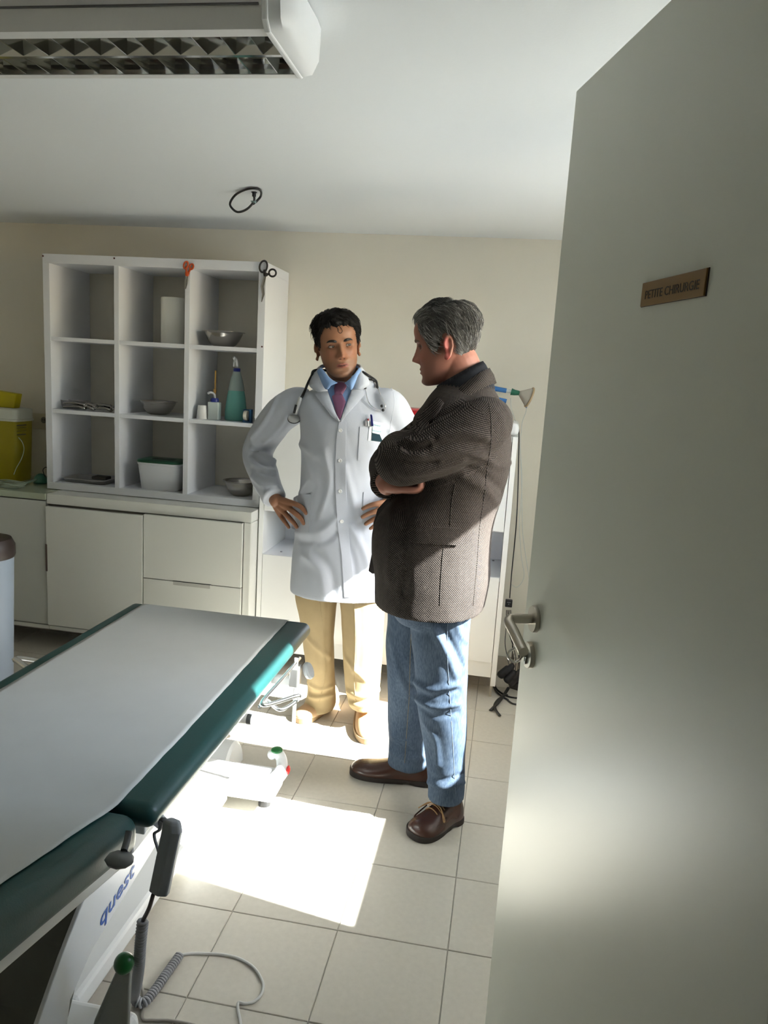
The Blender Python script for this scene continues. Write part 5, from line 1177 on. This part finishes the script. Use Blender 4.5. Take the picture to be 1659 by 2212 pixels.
obj('nozzle', MB().tube(cr([bo+V(0,0,.108), bo+V(-.004,0,.128), bo+V(-.022,-.006,.135), bo+V(-.034,-.008,.128)],4), .006, 8), mat('clear_plastic', (.5,.52,.55), .25), bt, smooth='all')
st = on_shelf(463,905,3.665,Z2); o = obj('swab_stick', MB().tube([st+V(0,0,.0), st+V(.002,0,.245)], .0042, 8).lathe([(.001,.13),(.008,.135),(.008,.15),(.001,.155)], st, 10), mat('stick_orange', (.42,.24,.06), .6), smooth=True); tag(o, 'thin orange stick standing upright behind the square white bottle', 'stick')
sb = on_shelf(509,905,3.68,Z2); sy = empty('spray_bottle', sb); tag(sy, 'tall spray bottle of green liquid in the right middle cubby', 'bottle')
obj('bottle', MB().lathe([(.001,0),(.052,0),(.056,.005),(.055,.05),(.046,.12),(.030,.205),(.021,.232),(.0185,.245),(.001,.246)], sb, 28), mat('green_liquid', (.15,.42,.37), .2, spec=.5), sy, smooth='all')
obj('bottle_neck', MB().lathe([(.0425,.150),(.0305,.2055),(.0217,.2325),(.0192,.2455)], sb, 28, cap=False), mat('bottle_clear', (.30,.38,.36), .25), sy, smooth='all')
obj('collar', MB().lathe([(.001,.243),(.0175,.243),(.0175,.262),(.001,.262)], sb, 20), BLUEP, sy, smooth=True)
obj('trigger_head', MB().tube(cr([sb+V(0,0,.262), sb+V(0,-.002,.283), sb+V(-.003,-.012,.304), sb+V(-.004,-.030,.312)],4), [.0085]*6+[.010]*4+[.008]*3, 10, dome=True).tube(cr([sb+V(-.003,-.020,.300), sb+V(-.005,-.032,.288), sb+V(-.005,-.030,.270)],4), .004, 6), WPLAST, sy, smooth='all')
td = on_shelf(534,910,3.595,Z2); tp_ = empty('tape_dispenser', td); tag(tp_, 'small blue tape dispenser in front of the spray bottle', 'tape dispenser')
TB = mat('tape_blue', (.02,.10,.24), .4)
obj('holder', MB().box(td.x-.024,td.y-.012,td.z, td.x+.024,td.y+.014,td.z+.006).box(td.x+.014,td.y-.012,td.z+.006, td.x+.024,td.y+.014,td.z+.066).box(td.x-.024,td.y+.004,td.z+.006, td.x+.014,td.y+.014,td.z+.064), TB, tp_, bevel=.002)
obj('tape', MB().lathe([(.010,-.009),(.024,-.009),(.025,-.006),(.025,.006),(.024,.009),(.010,.009)], (0,0,0), 22, Matrix.Translation(td+V(-.004,-.006,.034)) @ Matrix.Rotation(math.radians(90),4,'Y')), mat('tape_white', (.66,.62,.52), .6), tp_, smooth=True)
# scissors hung on the front of the unit
def scissors(cA, cB, rA, rB, piv, tip, cm, label, bent=False, inner=None):
    yv = SY0-.006; e = empty('scissors', V(piv.x, yv, piv.z)); tag(e, label, 'scissors', 'scissors hanging on the shelf front')
    fix = lambda p, o_: V(p.x, yv+o_, p.z)
    for c_, (ra, rb, an), o_ in ((cA, rA, -.003), (cB, rB, .001)):
        ov = [fix(c_, o_)+V((ra*math.cos(q)*math.cos(an)-rb*math.sin(q)*math.sin(an)),0,(ra*math.cos(q)*math.sin(an)+rb*math.sin(q)*math.cos(an))) for q in np.linspace(0,2*PI,26,endpoint=False)]
        g = obj('grip', MB().tube(ov, .0046, 8, close=True).tube(cr([fix(c_,o_)+(fix(piv,o_)-fix(c_,o_)).normalized()*min(ra,rb), fix(c_,o_).lerp(fix(piv,o_),.75), fix(piv,o_)],4), [.0055]*4+[.008]*3+[.0085]*2, 8, flat=.6, up=(0,1,0), dome=True), cm, e, smooth='all')
        if inner: obj('grip_lining', MB().tube([fix(c_,o_-.001)+V((ra*math.cos(q)*math.cos(an)-rb*math.sin(q)*math.sin(an))*.80,0,(ra*math.cos(q)*math.sin(an)+rb*math.sin(q)*math.cos(an))*.80) for q in np.linspace(0,2*PI,22,endpoint=False)], .0022, 6, close=True), inner, g, smooth='all')
    for q, o_ in ((-1,-.002),(1,.0015)):
        a = fix(piv,o_); t = fix(tip,o_); m_ = a.lerp(t,.42)+V(.004*q+(-.006 if bent else 0),0,0)
        n_ = m_.lerp(t,.5)+V((.007 if bent else .0),0,0)
        obj('blade', MB().tube([a, m_, n_, t], [.0058,.0050,.0042,.0012], 6, flat=.35, up=(0,1,0)), STEEL, e, smooth=True)
    obj('pivot_screw', MB().tube([fix(piv.lerp(tip,.12),-.006), fix(piv.lerp(tip,.12),.003)], .003, 10), STEEL, e)
PS = lambda px, py: Py(px, py, SY0-.006)
scissors(PS(402,573), PS(413.5,576), (.0165,.010,1.25), (.0125,.009,1.2), PS(404,594), PS(401,624), mat('scissor_orange', (.50,.075,.012), .35), 'orange handled scissors hanging at the top middle of the shelf unit', inner=mat('grip_teal', (.04,.10,.09), .5))
scissors(PS(569.5,576), PS(588.5,589.5), (.0265,.0185,1.35), (.0175,.0165,0), PS(573,594), PS(565,652), BLACK, 'black handled bandage scissors hanging at the top right corner of the shelf unit', bent=True)
# ------------------------------------------------------------------ left worktop
YB_ = mat('sharps_yellow', (.36,.30,.008), .4); 
sc = empty('sharps_bin', V(-2.66,3.74,CT)); tag(sc, 'tall yellow sharps bin with a white lid on the left worktop', 'bin')
xl, xr = Py(-40,960,3.66).x, Py(73,960,3.80).x
def sq(x0, x1, y0, y1, z, r): 
    out = []
    for qx, qy, a0 in ((1,1,0),(-1,1,PI/2),(-1,-1,PI),(1,-1,1.5*PI)):
        for a in np.linspace(a0,a0+PI/2,6): out.append(V((x1 if qx > 0 else x0)-qx*r+r*math.cos(a), (y1 if qy > 0 else y0)-qy*r+r*math.sin(a), z))
    return out
zt = Py(40,912,3.66).z; zl2 = Py(40,884,3.66).z
obj('body', MB().rings([sq(xl+.012,xr-.012,3.672,3.80,CT+.0008,.03),sq(xl+.010,xr-.010,3.668,3.805,CT+.01,.03),sq(xl,xr-.002,3.655,3.815,zt,.03)]), YB_, sc, smooth=True)
obj('lid', MB().rings([sq(xl-.006,xr+.004,3.649,3.821,zt+.0005,.034),sq(xl-.007,xr+.005,3.647,3.823,zt+.010,.034),sq(xl-.003,xr+.001,3.652,3.818,zt+.014,.033),sq(xl-.002,xr,3.653,3.817,zl2-.006,.032),sq(xl+.004,xr-.006,3.659,3.811,zl2,.03)]), mat('lid_white', (.62,.64,.56), .4), sc, smooth=True)
fz = zl2+.0005
obj('flap', MB().prism([V(xl+.02,3.70,fz),V(Py(30,870,3.70).x,3.70,fz),V(Py(36,850,3.70).x,3.70,Py(36,851,3.70).z),V(xl+.02,3.70,Py(0,842,3.70).z)], (0,.05,0)), mat('flap_yellow', (.50,.42,.0), .4), sc, bevel=.004)
lb_ = [Py(43,916,3.653),Py(68,915,3.653),Py(67,940,3.653),Py(43,940,3.653)]
LBK = mat('label_print_dark', (.06,.055,.02), .6)
for (a0, b0_), (a1, b1_) in (((36,918),(57,916)),((36,924),(57,922.5)),((36.5,931),(56,930)),((36.5,938),(56,936.5))):
    obj('label_print', MB().prism([Py(a0,b0_,3.651),Py(a1,b1_,3.651),Py(a1,b1_+(3 if b0_ in (918,938) else 1.2),3.651),Py(a0,b0_+(3 if b0_ in (918,938) else 1.2),3.651)], (0,.0006,0)), LBK, sc)
# wall socket
wsx = Py(90,910,YB-.005); wso = obj('wall_socket', MB().box(wsx.x-.055,YB-.012,wsx.z-.045, wsx.x+.045,YB-.0005,wsx.z+.045), mat('socket_cream', (.52,.48,.36), .4), bevel=.004); tag(wso, 'square cream wall socket between the yellow bin and the shelf unit', 'socket')
obj('socket_well', MB().tube([(wsx.x+.018,YB-.0125,wsx.z+.008),(wsx.x+.018,YB-.0118,wsx.z+.008)], .018, 18), mat('socket_dark', (.16,.15,.13), .5), wso)
for dx in (-.006,.006): obj('pin_hole', MB().tube([(wsx.x+.018+dx,YB-.0130,wsx.z+.010),(wsx.x+.018+dx,YB-.0124,wsx.z+.010)], .0032, 8), BLACK, wso)
# mask with hose and wrapped tubing on the worktop
GM = mat('mask_green', (.03,.16,.115), .35)
mk = V(Py(83,1030,3.72).x+.035, 3.69, CT); mo = empty('oxygen_mask', mk); tag(mo, 'dark green breathing mask lying between the bin and the shelf unit', 'mask')
obj('cup', MB().lathe([(.036,.002),(.040,.004),(.038,.014),(.034,.03),(.024,.046),(.011,.054),(.001,.055)], mk, 22), GM, mo, smooth='all')
obj('strap', MB().tube(cr([mk+V(.03,0,.03), mk+V(.02,-.01,.075), mk+V(.035,0,.092), mk+V(.05,.01,.06), mk+V(.048,.02,.02)],6), .0022, 6), BLACK, mo, smooth='all')
obj('hose', MB().tube(cr([mk+V(0,-.02,.03), mk+V(-.03,-.07,.012), mk+V(-.06,-.10,.0065)],6), .0055, 8), mat('hose_pale_green', (.25,.38,.30), .35), mo, smooth='all')
CLR = mat('clear_tubing', (.45,.52,.42), .2)
tu_ = empty('tubing_coil', V(-2.58,3.56,CT)); tag(tu_, 'coil of thin clear tubing in front of the yellow bin', 'tubing')
for k, (r_, dx, dy, an) in enumerate(((.085,0,0,0),(.075,.012,.008,.6),(.09,-.01,.004,1.3))):
    obj('loop', MB().tube([V(-2.60+dx+r_*math.cos(q), 3.585+dy+.048*math.sin(q)*(r_/.085), CT+.004+.004*k+.002*math.sin(3*q+an)) for q in np.linspace(0,2*PI,40,endpoint=False)], .0027, 6, close=True), CLR, tu_, smooth='all')
obj('loop_end', MB().tube(cr([Py(30,1025,3.58)]+[V(Py(px,py,3.63).x,3.63,Py(px,py,3.63).z) for px,py in ((36,1010),(47,990),(52,970),(48,955),(40,945))],5), .0022, 6), CLR, tu_, smooth='all')
pk = V(Py(30,1048,3.50).x, 3.49, CT+.0008)
o = make('sterile_packet', *(lambda mb: (mb.v, mb.f))(MB().rings([[pk+V(.055*a+.004*math.sin(5*b),.03*b,.002+.010*(1-abs(a))*(1-abs(b))+zz+.005*(abs(a) > .9)) for a,b in ((-1,-1),(-.5,-1),(0,-1),(.5,-1),(1,-1),(1,0),(1,1),(.5,1),(0,1),(-.5,1),(-1,1),(-1,0))] for zz in (0,.004)])), mat('packet_green_white', (.36,.45,.38), .3), smooth=True); tag(o, 'flat pale green packet at the front of the left worktop', 'packet')
# ------------------------------------------------------------------ pedal bin at the left edge
pb_ = V(-2.205,2.86,0); pbin = empty('pedal_bin', pb_); tag(pbin, 'pale blue waste bin with a dark brown lid at the left edge', 'bin')
obj('body', MB().lathe([(.001,.022),(.085,.022),(.095,.03),(.112,.62),(.114,.655),(.001,.655)], pb_, 30), mat('bin_blue', (.30,.36,.44), .4), pbin, smooth=True)
obj('lid', MB().lathe([(.116,.645),(.120,.655),(.119,.700),(.105,.728),(.06,.742),(.001,.746)], pb_, 30), mat('lid_brown', (.030,.018,.016), .4), pbin, smooth=True)
obj('base', MB().lathe([(.001,.0),(.098,.0),(.100,.02),(.001,.024)], pb_, 30), BLACK, pbin, smooth=True)
obj('pedal', MB().box(pb_.x+.04,pb_.y-.15,.012, pb_.x+.10,pb_.y-.075,.030), BLACK, pbin, bevel=.005)
# ------------------------------------------------------------------ on and behind the storage unit
rb = V(Py(893,880,3.70).x, 3.72, tz); rbx = empty('red_box', rb); tag(rbx, 'bright red plastic box on the storage unit, between the two men', 'box')
RED = mat('red_plastic', (.50,.012,.02), .28); hR = Py(895,885,3.63).z-tz
def rsq(hx, hy, z): return [rb+V(a*hx,b*hy,z) for a,b in ((-1,-1),(1,-1),(1,1),(-1,1))]
obj('body', MB().rings([rsq(.085,.055,.0005),rsq(.093,.063,hR-.008),rsq(.093,.063,hR)]), RED, rbx, bevel=.004)
obj('rim', MB().rings([rsq(.099,.069,hR-.006),rsq(.101,.071,hR),rsq(.099,.069,hR+.004),rsq(.088,.058,hR+.004)]), mat('red_rim', (.55,.10,.10), .3), rbx, bevel=.001)
dv0 = V(-.055, 3.70, tz); dv = obj('white_device', MB().box(-.20,3.57,tz+.0005, Py(1121,930,3.57).x,3.85,Py(1112,914,3.57).z), WPLAST, bevel=.022, seg=4, smooth='all'); tag(dv, 'flat white appliance with rounded corners on the right end of the storage unit', 'appliance')
# breathing set: corrugated hose, blue cuffs, green connector and clear mask
mset = empty('breathing_mask', Py(1100,850,3.74)); tag(mset, 'clear breathing mask with green connector and blue cuffs, behind the tweed shoulder', 'mask')
mA = [Py(px, py, 3.74) for px, py in ((1060,838),(1078,841),(1094,844),(1104,846),(1112,848),(1122,849))]
CB = mat('cuff_blue', (.04,.16,.42), .3); CLEAR = mat('clear_plastic_tube', (.62,.66,.64), .15)
obj('blue_cuff', MB().tube([mA[0], mA[2]], [.0125,.0115], 14), CB, mset, smooth=True)
obj('clear_tube', MB().tube([mA[2], mA[3]+V(.004,0,0)], .009, 12), CLEAR, mset, smooth=True)
obj('green_connector', MB().tube([mA[3], mA[4], mA[5]], [.017,.014,.011], 14), mat('connector_green', (.01,.13,.075), .3), mset, smooth=True)
mC = Py(1122,849,3.74); mD = Py(1143,858,3.75); ax_ = (mD-mC).normalized(); im = Matrix.Translation(mC) @ ax_.to_track_quat('Z','Y').to_matrix().to_4x4()
Lm = (mD-mC).length
obj('mask_cone', MB().lathe([(.011,0),(.018,Lm*.2),(.034,Lm*.62),(.046,Lm*.95),(.046,Lm*1.0),(.043,Lm*1.0),(.032,Lm*.62),(.016,Lm*.2)], (0,0,0), 24, im), mat('mask_clear', (.66,.62,.54), .15, trans=.35), mset, smooth='all')
obj('mask_cushion', MB().tube([im @ V(.047*math.cos(q),.047*math.sin(q),Lm*1.03) for q in np.linspace(0,2*PI,24,endpoint=False)], .0052, 8, close=True), mat('mask_cushion', (.52,.38,.22), .4), mset, smooth='all')
obj('inflation_line', MB().tube(cr([Py(x,y,3.76) for x,y in ((1137,878),(1136,890),(1128,912),(1126,935),(1124,960),(1127,1060),(1129,1150),(1140,1230),(1148,1280))],5), .0014, 6), CLEAR, mset, smooth='all')
obj('line_end', MB().tube([Py(1138,874,3.757), Py(1136.5,881,3.757)], .0035, 8), CB, mset)
obj('inflation_line', MB().tube(cr([Py(x,y,3.76) for x,y in ((1103,860),(1104,880),(1112,905),(1117,925),(1126,1000),(1127,1060),(1122,1130),(1126,1200),(1132,1245),(1118,1268),(1104,1262))],5), .0013, 6), CLEAR, mset, smooth='all')
lw = [Py(1085,864,3.72), Py(1094,867,3.72)]
obj('blue_cuff', MB().tube([lw[0]+V(-.03,0,.004), lw[1]], [.010,.0115], 12), CB, mset, smooth=True)
# black lead from the appliance to a small adapter, and the cable heap on the floor
ld = empty('power_lead', Py(1098,1310,3.75)); tag(ld, 'thin black lead with a small square adapter hanging beside the storage unit', 'cable')
yl_ = 3.70
lp_ = [V(.005,3.72,Py(1108,911,3.70).z)]+[Py(x,y,yl_) for x,y in ((1112,913),(1118,921),(1121,935),(1120.5,980),(1119,1050),(1116,1120),(1111,1180),(1105,1240),(1101,1292))]
obj('lead', MB().tube(cr(lp_,6), .0029, 8), BLACK, ld, smooth='all')
ad = Py(1099,1303,yl_); obj('adapter', MB().box(ad.x-.0175,ad.y-.012,ad.z-.0185, ad.x+.0175,ad.y+.012,ad.z+.0185), BLACK, ld, bevel=.003)
obj('adapter_mark', MB().box(ad.x-.009,ad.y-.0126,ad.z+.006, ad.x+.009,ad.y-.0122,ad.z+.009).box(ad.x-.002,ad.y-.0126,ad.z-.004, ad.x+.002,ad.y-.0122,ad.z), mat('mark_grey', (.35,.36,.38), .5), ld)
rr_ = random.Random(4)
for k, P_ in enumerate((((1094,1318),(1093,1360),(1091,1390),(1096,1420),(1103,1450)), ((1097,1318),(1098,1360),(1108,1395),(1114,1420),(1113,1452)), ((1100,1318),(1099,1350),(1106,1380),(1107,1410),(1110,1455)),
        ((1103,1318),(1104,1345),(1108,1370),(1107,1400),(1104,1448)), ((1096,1335),(1100,1365),(1115,1380),(1122,1410),(1118,1448)), ((1096,1345),(1104,1375),(1114,1400),(1124,1412)), ((1110,1412),(1108,1430),(1098,1448),(1094,1456)), ((1120,1415),(1122,1440),(1117,1470)))):
    obj('lead_strand', MB().tube(cr([Py(x,y,3.72+.02*math.sin(k*2+i)) for i,(x,y) in enumerate(P_)],6), .0019, 6), BLACK, ld, smooth='all')
ps = V(.135,3.62,0); pst = empty('power_strip', ps); tag(pst, 'black power strip with plugs on the floor behind the door edge', 'power strip')
obj('strip', MB().prism([ps+V(-.02,.045,.0),ps+V(.20,-.06,.0),ps+V(.22,-.02,.0),ps+V(.0,.09,.0)], (0,0,.042)), BLACK, pst, bevel=.006)
for k, (x, y, z, r_) in enumerate(((1090,1452,.07,.024),(1104,1462,.06,.026),(1100,1446,.085,.02),(1112,1470,.045,.022),(1118,1458,.06,.02))):
    p = Py(x, y, 3.60); p.z = max(p.z, .05); e_ = MB().tube([p+V(-.015,0,-.015), p+V(.012,.004,.018)], [r_*.9, r_*.75], 10, dome=True); obj('plug', e_, BLACK, pst, smooth='all')
for pts in (((1065,1468),(1072,1487),(1085,1498),(1100,1505),(1118,1508)), ((1063,1470),(1069,1490),(1082,1503),(1098,1512)), ((1075,1458),(1086,1452),(1095,1458)), ((1096,1512),(1108,1520),(1125,1522))):
    obj('cord', MB().tube(cr([Pz(x,y,.006) for x,y in pts],6), .0042, 8), BLACK, pst, smooth='all')
tg = mat('tie_black', (.018,.018,.018), .4)
o = obj('cable_tie', MB().tube(cr([Pz(1099,1485,.03),Pz(1088,1502,.012),Pz(1074,1520,.008),Pz(1059,1535,.007)],5), .0085, 8, flat=.35, up=(0,0,1)), tg, smooth='all'); tag(o, 'straight black strap end lying on the floor left of the power strip', 'strap')
o = obj('cable_tie', MB().tube(cr([Pz(1096,1500,.018),Pz(1080,1508,.008),Pz(1070,1520,.007),Pz(1070,1532,.007),Pz(1080,1546,.007)],5), .0075, 8, flat=.35, up=(0,0,1)), tg, smooth='all'); tag(o, 'curved black strap end lying on the floor in front of the power strip', 'strap')
